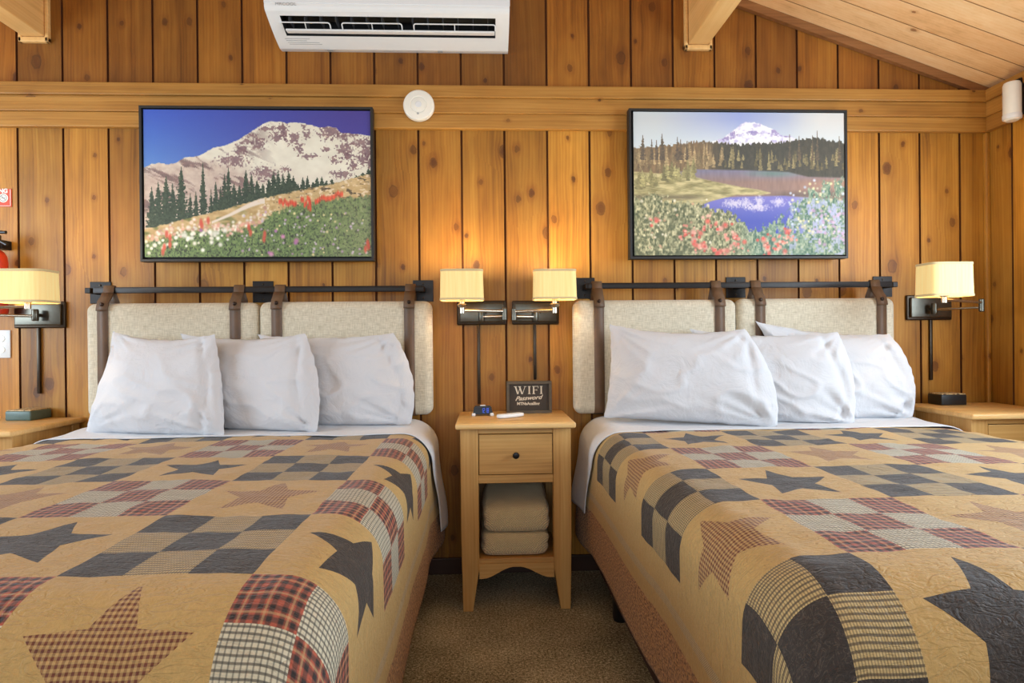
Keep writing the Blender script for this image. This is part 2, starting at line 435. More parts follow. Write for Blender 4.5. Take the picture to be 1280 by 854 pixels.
# ------------------------------------------------------------------ room
YB, XL, XR, YF = 2.85, -3.44, 2.44, -2.6
def roof(x): return 3.285 - .3426 * abs(x + .5)
def boards(pts_fn, lo, hi, start, w, gap, z0, ztop, face, depth, sign):
    """vertical boards with open joints; face(u, d, z) -> point"""
    mb = MB(); bm = mb.bm; k0 = math.floor((lo - start) / w); u = start + k0 * w
    def quad(a, b, c, d, mi):
        f = bm.faces.new([bm.verts.new(p) for p in (a, b, c, d)]); f.material_index = mi
    while u < hi:
        a, b = max(u + gap / 2, lo), min(u + w - gap / 2, hi)
        if b > a:
            mids = [a] + [x for x in (-.5,) if a < x < b and pts_fn] + [b]
            for p, q in zip(mids, mids[1:]):
                quad(face(p, 0, z0), face(q, 0, z0), face(q, 0, ztop(q)), face(p, 0, ztop(p)), 0)
            for e in (a, b): quad(face(e, 0, z0), face(e, depth, z0), face(e, depth, ztop(e)), face(e, 0, ztop(e)), 1)
        ga, gb = max(u - gap / 2, lo), min(u + gap / 2, hi)
        if gb > ga: quad(face(ga, depth, z0), face(gb, depth, z0), face(gb, depth, ztop(gb)), face(ga, depth, ztop(ga)), 1)
        u += w
    return mb
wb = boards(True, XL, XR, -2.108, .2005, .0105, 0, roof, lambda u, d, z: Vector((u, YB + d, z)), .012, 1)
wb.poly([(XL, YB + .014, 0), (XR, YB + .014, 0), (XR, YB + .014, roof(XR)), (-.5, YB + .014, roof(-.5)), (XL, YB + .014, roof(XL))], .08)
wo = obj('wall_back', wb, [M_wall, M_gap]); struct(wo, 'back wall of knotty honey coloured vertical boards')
def side_wall(name, X, sgn, win, zt, mat, start):
    y0, y1, z0, z1 = win
    mb = MB()
    for (a, b, c, d) in ((YF, y0, 0, zt), (y1, YB, 0, zt), (y0, y1, 0, z0), (y0, y1, z1, zt)):
        s = boards(False, a, b, start, .2005, .0095, c, lambda q, d=d: d, lambda u, dd, z: Vector((X + sgn * dd, u, z)), .014, 1)
        me = bpy.data.meshes.new('tmp'); s.bm.to_mesh(me); s.bm.free(); mb.bm.from_mesh(me); bpy.data.meshes.remove(me)
        mb.box(min(X + sgn * .014, X + sgn * .1), max(X + sgn * .014, X + sgn * .1), a, b, c, d)
    return struct(obj(name, mb, [mat, M_gap]))
WIN_R = (.3, 2.0, .95, 1.95); WIN_L = (.2, 2.2, .9, 2.0)
ZE = roof(XR)
side_wall('wall_right', XR, 1, WIN_R, ZE, M_wall_y, 2.709)['label'] = 'side wall of brown vertical boards meeting the corner'
side_wall('wall_left', XL, -1, WIN_L, roof(XL), M_wall_y, 2.709)
# front wall, behind the photographer, with a wide opening added for unseen fill light
mb = MB(); fx0, fx1, fz0, fz1 = -2.4, 1.4, .9, 2.1
for a, b, c, d in ((XL, fx0, 0, 2.281), (fx1, XR, 0, 2.281), (fx0, fx1, 0, fz0), (fx0, fx1, fz1, 2.281)): mb.box(a, b, YF - .1, YF, c, d)
mb.poly([(XL, YF - .1, 2.281), (XR, YF - .1, 2.281), (-.5, YF - .1, 3.285)], .1)
struct(obj('wall_front', mb, M_wall))
struct(obj('floor', MB().box(XL, XR, YF, YB, -.1, 0), M_carpet), 'brown speckled carpet floor')
mb = MB()
for s in (-1, 1):
    xe = XR if s > 0 else XL
    pts = [(-.5, YF, 3.285), (xe, YF, roof(xe)), (xe, YF, roof(xe) + .1), (-.5, YF, 3.385)]
    mb.poly(pts, YB - YF)
# narrow brown joints between ceiling boards
yy = 2.737
jm = MB()
co = obj('ceiling', mb, M_ceil); struct(co, 'sloping ceiling of pale knotty pine boards')
k = 0
while yy > YF:
    for s in (-1, 1):
        xe = XR if s > 0 else XL
        jm.poly([(-.5, yy - .0022, 3.2845), (xe, yy - .0022, roof(xe) - .0005), (xe, yy - .0022, roof(xe) + .01), (-.5, yy - .0022, 3.295)], .0044)
    yy -= .119
jo = obj('ceiling_joint', jm, plain('joint_brown', (140, 92, 52), .8), co)
for bx in (-2.021, 1.018):
    b = obj('ceiling_beam', MB().box(bx - .048, bx + .048, YF, YB, 2.475, roof(bx) + .02, .004), M_beam)
    struct(b, 'square wooden roof beam by the wall-mounted air conditioner' if bx > 0 else 'square wooden roof beam above the framed mountain picture')
    fr = MB()
    fr.box(bx - .066, bx + .066, YB - .022, YB, 2.450, 2.473, .004); fr.box(bx - .066, bx - .05, YB - .022, YB, 2.45, roof(bx), .004); fr.box(bx + .05, bx + .066, YB - .022, YB, 2.45, roof(bx), .004)
    obj('trim', fr, M_beam, b)
# long rail of three stepped boards
mb = MB()
mb.box(XL, XR, YB - .045, YB, 2.206, 2.262, .004); mb.box(XL, XR, YB - .034, YB, 2.136, 2.206, .003); mb.box(XL, XR, YB - .028, YB, 2.067, 2.136, .004)
struct(obj('trim_1', mb, M_trim), 'long horizontal wooden rail across the back wall')
mb = MB()
mb.box(XR - .045, XR, YF, YB - .045, 2.206, 2.262, .004); mb.box(XR - .034, XR, YF, YB - .034, 2.136, 2.206, .003); mb.box(XR - .028, XR, YF, YB - .028, 2.067, 2.136, .004)
struct(obj('trim_2', mb, M_trim_y))
# board under the sloping ceiling
mb = MB()
for s in (-1, 1):
    xe = XR if s > 0 else XL
    mb.poly([(-.5, YB - .026, 3.284), (xe, YB - .026, roof(xe) - .001), (xe, YB - .026, roof(xe) - .042), (-.5, YB - .026, 3.284 - .042)], .024)
struct(obj('trim_3', mb, wood('stained_slope_trim', 'X', 'Z', .6, 2.2, dark=(96, 60, 30), mid=(136, 90, 50), light=(168, 118, 72), knots=.4, kw=.8, tone=(.95, 1.02), red=.2, seed=12)))
struct(obj('trim_4', MB().box(XR - .022, XR, YB - .022, YB, 0, 2.067, .006), M_wall), 'corner strip where the two board walls meet')
struct(obj('baseboard_back', MB().box(XL, XR, YB - .018, YB, 0, .075, .004), M_base), 'dark brown baseboard')
struct(obj('baseboard_right', MB().box(XR - .018, XR, YF, YB - .02, 0, .075, .004), M_base))
# windows (out of the picture, they let the daylight in)
M_glass = NT('window_glass').set((1, 1, 1, 1), 0.0, 0.0, .5, Transmission_Weight=1.0, IOR=1.01)
def window(n, X, sgn, win):
    y0, y1, z0, z1 = win; r = MB(); a, b = sorted((X - sgn * .02, X + sgn * .1))
    for q in ((y0 - .07, y0, z0 - .07, z1 + .07), (y1, y1 + .07, z0 - .07, z1 + .07), (y0, y1, z0 - .07, z0), (y0, y1, z1, z1 + .07), ((y0 + y1) / 2 - .025, (y0 + y1) / 2 + .025, z0, z1)):
        r.box(a, b, q[0], q[1], q[2], q[3], .004)
    w = struct(obj('window_%d' % n, r, M_trim_y))
    xx = X + sgn * .08
    obj('pane', MB().box(xx - .003, xx + .003, y0, y1, z0, z1), M_glass, w)
window(1, XR, 1, WIN_R); window(2, XL, -1, WIN_L)
# ------------------------------------------------------------------ beds
def sm(x): x = min(1, max(0, x)); return x * x * (3 - 2 * x)
def fbm(x, y, z, o=3):
    return mnoise.fractal(Vector((x, y, z)), 1.0, 2.0, o)
def cross_profile(s, x0, x1, r, hem, top, flare):
    """arc length s from the flat middle outwards -> (dx outwards, drop)"""
    raise NotImplementedError
def edge_curve(d, r):
    """d = arc length past the start of the rounded edge -> (out, drop)"""
    q = r * PI / 2
    if d <= 0: return d, 0.0
    if d < q:
        a = d / r; return r * math.sin(a), r * (1 - math.cos(a))
    return r, r + (d - q)
class Bed:
    pass
def make_bed(x0, x1, inner, ub, vb, block, hem, tops, labels, flare_back, sheet_hem, ysheet, seed):
    """x0,x1: cloth sides; inner=+1 if the side next to the middle nightstand is x1"""
    top = .712; r = .105; rf = .14; yfoot = .825; yhead = 2.715
    b = thing('bed', labels[0], 'bed', ((x0 + x1) / 2, 1.7, 0), 'queen beds')
    # base, mattress, feet
    m = MB(); m.box(x0 + .03, x1 - .03, yfoot + .06, yhead, .105, .30, .02, 3)
    obj('bed_base', m, M_basefab, b, True)
    m = MB(); m.box(x0 + .02, x1 - .02, yfoot + .045, yhead, .30, top - .016, .115, 7)
    obj('mattress', m, M_cotton, b, True)
    for lx in (x0 + .075, x1 - .075):
        for ly in (yfoot + .3, 1.6, 2.33):
            obj('leg', MB().lathe([(.026, 0.0), (.03, .01), (.03, .112)], (lx, ly, 0), 'Z', 16), M_black_pl, b, True)
    # quilt -----------------------------------------------------
    w = x1 - x0; flat = w - 2 * r
    side_len = r * PI / 2 + (top - hem - r)
    n_flat, n_side = 120, 46
    ss = [(-side_len + side_len * k / n_side) for k in range(n_side)] + [flat * k / n_flat for k in range(n_flat)] + [flat + side_len * k / n_side for k in range(n_side + 1)]
    flen = rf * PI / 2 + (top - hem - rf); ystart = yhead - .005
    ylen = ystart - (yfoot + rf)
    tt = [ylen * k / 150 for k in range(150)] + [ylen + flen * k / 34 for k in range(35)]
    Q = MB(); P = []; UVS = []
    for t in tt:
        fy, dz2 = edge_curve(t - ylen, rf); y = (yfoot + rf) - fy
        row = []; urow = []
        for s in ss:
            side = 0
            if s < 0: o, dz1 = edge_curve(-s, r); x = x0 + r - o; side = -1
            elif s > flat: o, dz1 = edge_curve(s - flat, r); x = x1 - r + o; side = 1
            else: x = x0 + r + s; dz1 = 0.0
            z = top - dz1 - dz2
            # hanging cloth: small folds, pulled outward near the head
            hang = sm((dz1 - .05) / .3)
            x += side * hang * (.003 * math.sin(y * 9 + seed) + .008 * fbm(y * 1.6, seed, 1.3, 2))
            if side == inner: x += side * sm((y - 2.36) / .3) * flare_back * sm((dz1 - .1) / .35)
            z += .006 * fbm(x * 3, y * 3, seed, 3) * (1 - hang) + .0035 * fbm(x * 13, y * 13, seed, 2)
            if side == 0 or dz1 < .06: z += .004 * math.sin(math.pi * max(0, min(1, s / flat)))
            row.append(Vector((x, y, max(z, .03))))
            xx = x0 + r + s
            urow.append(((xx - ub) / .303, ((yfoot + rf) + (ylen - t) - vb) / block))
        P.append(row); UVS.append(urow)
    V = Q.grid(P)
    bm = Q.bm; uvl = bm.loops.layers.uv.new('UVMap'); im = {}
    for i, row in enumerate(V):
        for j, v in enumerate(row): im[v] = UVS[i][j]
    for f in bm.faces:
        for l in f.loops: l[uvl].uv = im[l.vert]
    for f in bm.faces:
        if f.calc_center_median().z > top - .05 and f.normal.z < 0: f.normal_flip()
    lo, hi = labels[4]
    qo = obj('patchwork_quilt', Q, quilt_mat('patchwork_quilt', lo, hi, *labels[5]), None, True, 80, loc=((x0 + x1) / 2, 1.7, hem))
    md = qo.modifiers.new('thickness', 'SOLIDIFY'); md.thickness = .008; md.offset = 1.0
    tag(qo, labels[1], 'quilt', 'patchwork star quilts')
    # piping along the quilt hem on the inner side
    # sheet turned down over the head end ------------------------
    S = MB(); P = []
    rs = r + .012; e = .012
    hs = top + e
    slen = rs * PI / 2 + (hs - sheet_hem - rs)
    n_side = 34; n_flat = 90
    flat2 = (w + 2 * e) - 2 * rs
    ss = [(-slen + slen * k / n_side) for k in range(n_side)] + [flat2 * k / n_flat for k in range(n_flat)] + [flat2 + slen * k / n_side for k in range(n_side + 1)]
    ny = 34
    for k in range(ny + 1):
        row = []
        for s in ss:
            side = 0
            if s < 0: o, dz1 = edge_curve(-s, rs); x = x0 - e + rs - o; side = -1
            elif s > flat2: o, dz1 = edge_curve(s - flat2, rs); x = x1 + e - rs + o; side = 1
            else: x = x0 - e + rs + s; dz1 = 0.0
            q = k / ny
            yf = ysheet + .012 * fbm(x * 2, seed, 0, 2)
            if side == inner: yf += .12 * sm((dz1 - .02) / .3)
            y = yf + (yhead + .004 - yf) * q
            hang = sm((dz1 - .06) / .3)
            z = hs - dz1 + .012 * sm((q - .25) / .5) * (1 - hang) + .004 * fbm(x * 5, y * 5, seed + 3, 3)
            x += side * hang * (.004 + .006 * math.sin(y * 22 + seed) + .008 * fbm(y * 4, z * 3, seed, 2))
            if side == inner: x += side * sm((y - 2.36) / .3) * (flare_back + .006) * sm((dz1 - .1) / .35)
            x += side * .004
            row.append(Vector((x, y, z)))
        P.append(row)
    S.grid(P)
    so = obj('bed_sheet', S, M_sheet, None, True, 80, loc=((x0 + x1) / 2, 2.5, sheet_hem))
    md = so.modifiers.new('thickness', 'SOLIDIFY'); md.thickness = .004; md.offset = 1.0
    tag(so, labels[2], 'sheet', 'white turned-down sheets')
    return b
BL = .328
make_bed(-1.755, -.232, 1, -.374, .985, BL, .215, None,
         ('bed beside the fire extinguisher wall, under the wildflower mountain picture', 'tan patchwork quilt with stars on the bed under the wildflower mountain picture',
          'white sheet folded at the head of the bed under the wildflower mountain picture', None, (-5.0, 1.0), (math.radians(4), math.radians(0))), .036, .30, 2.385, 1.7)
BR = .333
make_bed(.436, 1.945, -1, .613, 1.005 - BR, BR, .215, None,
         ('bed in the room corner side, under the lake and mountain picture', 'tan patchwork quilt with stars on the bed under the lake picture',
          'white sheet folded at the head of the bed under the lake picture', None, (-1.0, 5.0), (0.0, 0.0)), .03, .37, 2.36, 4.2)

# ------------------------------------------------------------------ pillows
def pillow(quad, Y, T, label, group, seed, bow=(.012, .02, .012, .02), wr=1.0):
    """quad: photo corners BL, BR, TR, TL ; Y: (bottom left, bottom right, top right, top left) distances"""
    c = [W(px, py, y) for (px, py), y in zip(quad, Y)]
    n = 56; front, back = [], []
    nrm = ((c[1] - c[0]).cross(c[3] - c[0])).normalized()
    if nrm.y > 0: nrm = -nrm
    for i in range(n + 1):
        u = -1 + 2 * i / n; fr, br = [], []
        for j in range(n + 1):
            v = -1 + 2 * j / n
            a, b = (u + 1) / 2, (v + 1) / 2
            p = (c[0] * (1 - a) + c[1] * a) * (1 - b) + (c[3] * (1 - a) + c[2] * a) * b
            # edge bows: bottom, right, top, left (positive = pulled inwards between the tips)
            ex, ez = (c[1] - c[0]).normalized(), (c[3] - c[0]).normalized()
            p = p + ez * bow[0] * (1 - u * u) * (1 - b) ** 2 - ez * bow[2] * (1 - u * u) * b ** 2
            p = p + ex * bow[3] * (1 - v * v) * (1 - a) ** 2 - ex * bow[1] * (1 - v * v) * a ** 2
            q = max(0.0, (1 - abs(u) ** 2.6)) ** .62 * max(0.0, (1 - abs(v) ** 2.8)) ** .6
            belly = 1 - .25 * v
            t = T * q * belly
            rim = min(1, q * 2.2)
            # creases: fan out of the corners, gather at the seams
            cr = 0.0
            for (cu, cv, st) in ((-1, -1, 1.0), (1, -1, 1.2), (1, 1, .8), (-1, 1, .7)):
                du, dv = u - cu, v - cv; rr = math.hypot(du, dv); an = math.atan2(dv, du)
                cr += st * math.exp(-(rr / .75) ** 2) * (mnoise.noise(Vector((an * 5.5, rr * .7, seed * 3 + cu + 2 * cv)))) * min(1, rr * 3)
            big = fbm(u * 1.1 + seed, v * 1.1, seed, 2)
            fold = mnoise.noise(Vector((u * 1.2 + v * 2.1 + seed, (u * 2.6 - v * 1.4) * .6, seed + 9)))
            ridge = (1 - abs(fold)) ** 6
            # folded edge of the open end
            op = math.exp(-((u - .80 - .05 * math.sin(3 * v + seed)) / .045) ** 2)
            disp = wr * (cr * .024 + big * .012 + ridge * .010 * math.exp(-((v + .3) / .9) ** 2) - op * .010) * min(1, q * 3)
            edge = .004 * mnoise.noise(Vector((u * 7, v * 7, seed))) * (1 - rim)
            fr.append(p + nrm * max(t + disp, -.25 * t) + Vector((edge, 0, edge)))
            br.append(p - nrm * (t * .55) + Vector((edge, 0, edge)))
        front.append(fr); back.append(br)
    mb = MB(); mb.grid(front); mb.grid(back)
    bmesh.ops.remove_doubles(mb.bm, verts=mb.bm.verts, dist=.0015)
    base = (c[0] + c[1]) / 2
    o = obj('pillow', mb, M_cotton, None, True, 75, loc=base)
    return tag(o, label, 'pillow', group)
G1, G2 = 'pillows on the bed under the wildflower picture', 'pillows on the bed under the lake picture'
pillow([(106, 541), (280, 546), (268, 418), (141, 414)], (2.545, 2.40, 2.52, 2.62), .078, 'front white pillow nearest the teal-sided box, on the bed under the wildflower picture', G1, 1.3, (.0, -.012, .030, .02))
pillow([(250, 536), (396, 540), (381, 417), (225, 417)], (2.60, 2.45, 2.56, 2.66), .07, 'middle white pillow of three on the bed under the wildflower picture', G1, 5.1, (.0, -.035, .026, .02))
pillow([(360, 533), (513, 531), (492, 416), (321, 418)], (2.62, 2.55, 2.62, 2.68), .065, 'white pillow nearest the middle nightstand on the bed under the wildflower picture', G1, 8.7, (.0, -.045, .022, .02))
pillow([(755, 522), (971, 534), (931, 411), (762, 405)], (2.56, 2.40, 2.50, 2.63), .08, 'broad white front pillow nearest the middle nightstand on the bed under the lake picture', G2, 11.9, (.002, -.045, .030, .016))
pillow([(905, 527), (1067, 530), (1047, 415), (862, 411)], (2.60, 2.45, 2.56, 2.66), .07, 'middle white pillow of three on the bed under the lake picture', G2, 15.2, (.0, -.03, .026, .02), 1.25)
pillow([(1000, 526), (1140, 522), (1112, 417), (944, 401)], (2.62, 2.55, 2.62, 2.68), .065, 'white pillow nearest the room corner on the bed under the lake picture', G2, 21.4, (.0, -.05, .03, .02), 1.25)

# ------------------------------------------------------------------ headboards
def rail(xa, xb, plates, z, label):
    t = thing('headboard_rail', label, 'headboard rail', ((xa + xb) / 2, YB, z), 'iron headboard rails')
    obj('bar', MB().box(xa, xb, 2.745, 2.755, z - .0135, z + .0135, .002), M_iron, t, True)
    for px in plates:
        m = MB(); m.box(px - .047, px + .047, YB - .006, YB, z - .052, z + .047, .0015)
        po = obj('wall_plate', m, M_iron, t)
        m = MB(); m.box(px - .012, px + .012, 2.753, YB - .006, z - .012, z + .012, .002)
        obj('standoff', m, M_iron, po)
        for dz in (.031, -.036): obj('screw', MB().lathe([(.005, 0), (.005, -.002), (.003, -.004), (0, -.0045)], (px, YB - .006, z + dz), 'Y', 12), M_bronze_dk, po)
    return t
ZL, ZR = 1.322, 1.330
def xs_at(pxs, y, Y): return [W(p, y, Y).x for p in pxs]
rail(W(117, 364, 2.75).x, W(530, 361, 2.75).x, xs_at((126, 329, 529), 363, YB - .003), ZL, 'black iron wall rail holding the cushions of the bed under the wildflower picture')
rail(W(735, 360, 2.75).x, W(1115, 355, 2.75).x, xs_at((731, 919.5, 1103), 359, YB - .003), ZR, 'black iron wall rail holding the cushions of the bed under the lake picture')
def cushion(pxa, pxb, pytop, pybot, straps, zr, label, straplabel=None):
    yf, yb2 = 2.70, 2.788
    a, b = W(pxa, 450, yf), W(pxb, 450, yf); zt, zb = W((pxa + pxb) / 2, pytop, yf).z, W((pxa + pxb) / 2, pybot, yf).z
    t = thing('headboard_cushion', label, 'headboard cushion', ((a.x + b.x) / 2, (yf + yb2) / 2, zb), 'linen headboard cushions')
    m = MB(); bb = bmesh.new(); bmesh.ops.create_cube(bb, size=1)
    for v in bb.verts: v.co = Vector(((a.x + b.x) / 2 + v.co.x * (b.x - a.x), (yf + yb2) / 2 + v.co.y * (yb2 - yf), (zt + zb) / 2 + v.co.z * (zt - zb)))
    bmesh.ops.bevel(bb, geom=list(bb.edges), offset=.036, segments=6, profile=.5, affect='EDGES')
    m.merge(bb)
    obj('cushion', m, M_linen, t, True, 60)
    for sp in straps:
        sx = W(sp, 430, yf).x; hw = .0225; th = .0035; g = .003
        # closed loop in the YZ plane
        path = [(2.759, zr - .015), (2.759, zr + .016), (2.752, zr + .020), (2.744, zr + .017), (2.740, zr - .01)]
        path += [(2.726, zt + .022), (2.707, zt + .006), (2.698, zt - .02), (yf - g, zt - .05)]
        path += [(yf - g, zb + .04), (yf + .008, zb + .008), (yf + .04, zb - g), (yb2 - .03, zb - g), (yb2 - .005, zb + .012), (yb2 + g, zb + .04), (yb2 + g, zt - .04), (2.782, zt + .010), (2.759, zr - .015)]
        mb = MB(); rows = []
        for k, (y, z) in enumerate(path):
            rows.append([Vector((sx - hw, y, z)), Vector((sx + hw, y, z))])
        mb.grid(rows)
        so = obj('strap', mb, M_leather, t, True, 50)
        md = so.modifiers.new('thickness', 'SOLIDIFY'); md.thickness = th; md.offset = 0
        # overlapping tab end with its snap
        tb = MB(); rows = []
        for y, z in ((2.735, zr - .012), (2.720, zt + .024), (2.701, zt + .006), (2.692, zt - .022), (2.6905, zt - .034)):
            rows.append([Vector((sx - hw - .0015, y, z)), Vector((sx + hw + .0015, y, z))])
        tb.grid(rows)
        to = obj('tab', tb, M_leather, so, True, 50)
        md = to.modifiers.new('thickness', 'SOLIDIFY'); md.thickness = .004; md.offset = 0
        obj('snap', MB().lathe([(.0085, .001), (.0085, -.003), (.006, -.005), (0, -.0055)], (sx, 2.694, zt - .006), 'Y', 16), M_snap, so, True)
    return t
cushion(105, 322, 378.5, 522, (129, 294.5), ZL, 'linen headboard cushion with leather straps nearest the teal-sided box, above the first pillow')
cushion(322.6, 540, 376.5, 521, (346.5, 512), ZL, 'linen headboard cushion with leather straps beside the middle sconce, under the wildflower picture')
cushion(718, 923, 374.5, 517, (749, 900), ZR, 'linen headboard cushion with leather straps beside the middle sconce, under the lake picture')
cushion(923.6, 1122, 372.5, 514, (950.5, 1102), ZR, 'linen headboard cushion with leather straps nearest the room corner, under the lake picture')

# ------------------------------------------------------------------ nightstands
def nightstand(xa, xb, yf, yb2, zt, label, extra, front_drawer=True):
    """body outline xa..xb, the top overhangs"""
    t = thing('nightstand', label, 'nightstand', ((xa + xb) / 2, (yf + yb2) / 2, 0), 'oak nightstands')
    lw = .072; zb = zt - .024
    m = MB(); m.box(xa - .018, xb + .018, yf - .03, yb2, zb, zt, .008, 3); obj('table_top', m, M_oak_top, t, True)
    for sx in (0, 1):
        for sy in (0, 1):
            x0 = xa if sx == 0 else xb - lw; d = 1 if sx == 0 else -1; xo = xa if sx == 0 else xb
            yy0 = yf if sy == 0 else yb2 - .02 - .045
            pts = [(xo, yy0, zb), (xo, yy0, .3), (xo + d * .006, yy0, 0), (xo + d * .046, yy0, 0), (xo + d * (lw - .004), yy0, .145), (xo + d * lw, yy0, .165), (xo + d * lw, yy0, zb)]
            obj('leg', MB().poly(pts, .045, (0, 1, 0), .0025), M_oak_z, t)
    ia, ib = xa + lw, xb - lw
    ztop = zb - .022
    for za, zc2 in ((ztop, zb), (.512, .545)): obj('front_rail', MB().box(ia, ib, yf + .004, yf + .02, za, zc2, .002), M_oak_x, t)
    dz0, dz1 = .548, ztop - .003
    m = MB(); m.box(ia + .003, ib - .003, yf + .002, yf + .02, dz0, dz1, .0015); m.box(ia + .012, ib - .012, yf + .0195, yb2 - .06, dz0 + .01, dz1 - .02)
    dr = obj('drawer', m, M_oak_x, t)
    cx = (ia + ib) / 2; cz = (dz0 + dz1) / 2 - .002
    obj('knob', MB().lathe([(.006, 0), (.006, -.012), (.012, -.017), (.0135, -.022), (.011, -.027), (0, -.029)], (cx, yf + .002, cz), 'Y', 20), M_knob, dr, True)
    for sx in (0, 1):
        x0 = xa + .006 if sx == 0 else xb - .020
        obj('side_panel', MB().box(x0, x0 + .014, yf + .045, yb2 - .065, .15, zb), M_oak_side, t)
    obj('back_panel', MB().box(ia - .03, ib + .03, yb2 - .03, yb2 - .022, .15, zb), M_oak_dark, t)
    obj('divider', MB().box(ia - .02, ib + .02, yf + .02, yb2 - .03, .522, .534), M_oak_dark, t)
    obj('shelf', MB().box(ia - .02, ib + .02, yf + .008, yb2 - .03, .188, .208, .002), M_oak_x, t)
    n = 20; pts = [(ia, yf + .006, .188)]
    for k in range(n + 1):
        u = -1 + 2 * k / n
        a = abs(u); z = .128 + .046 * sm((0.92 - a) / .85)
        pts.append((cx + u * (ib - ia) / 2, yf + .006, z))
    pts.append((ib, yf + .006, .188))
    obj('apron', MB().poly(pts, .016), M_oak_x, t)
    return t
ZM = .757
nightstand(-.105, .340, 2.437, 2.835, ZM, 'oak nightstand between the two beds with drawer and open shelf', True)
nightstand(-2.27, -1.826, 2.425, 2.835, .757, 'oak nightstand holding the teal-sided box, cut off by the frame edge', True)
nightstand(1.992, 2.405, 2.415, 2.812, .768, 'oak nightstand in the room corner holding the black-sided box', True)

# folded blankets
def folded(x0, x1, y0, y1, z0, z1, seed, label, slope=0.0, layers=3):
    t = thing('folded_blanket', label, 'blanket', ((x0 + x1) / 2, (y0 + y1) / 2, z0), 'folded beige blankets')
    m = MB(); bb = bmesh.new(); bmesh.ops.create_cube(bb, size=2)
    bmesh.ops.subdivide_edges(bb, edges=list(bb.edges), cuts=28, use_grid_fill=True)
    for v in bb.verts:
        x, y, z = v.co; p = Vector((x, y, z))
        # round box
        k = 7.0; l = (abs(x) ** k + abs(y) ** k + abs(z) ** (k * .55)) ** (1 / k)
        p = p / max(l, 1e-6)
        zc = (p.z + 1) / 2; hh = (z1 - z0) + slope * ((p.y + 1) / 2)
        q = Vector(((x0 + x1) / 2 + p.x * (x1 - x0) / 2, (y0 + y1) / 2 + p.y * (y1 - y0) / 2, z0 + zc * hh))
        q.x += .006 * fbm(q.y * 9, q.z * 12, seed, 2) * abs(p.x); q.z += .005 * fbm(q.x * 9, q.y * 9, seed, 2) * zc
        # layer lines on the visible sides
        s = abs(math.sin(zc * layers * PI)) ** .5
        edge = 1 - (1 - s) * .6
        sidef = sm((max(abs(p.x), -p.y * .0) - .85) / .15)
        q.x -= math.copysign(.010 * (1 - s) * sidef, p.x)
        v.co = q
    m.merge(bb)
    obj('folds', m, M_knit, t, True, 70)
    return t
folded(-.026, .254, 2.455, 2.79, .2085, .302, 2.0, 'folded beige knitted blanket at the bottom of the nightstand shelf stack', 0, 2)
folded(-.018, .260, 2.458, 2.78, .3035, .405, 5.0, 'folded beige knitted blanket on top of the nightstand shelf stack', .055, 2)
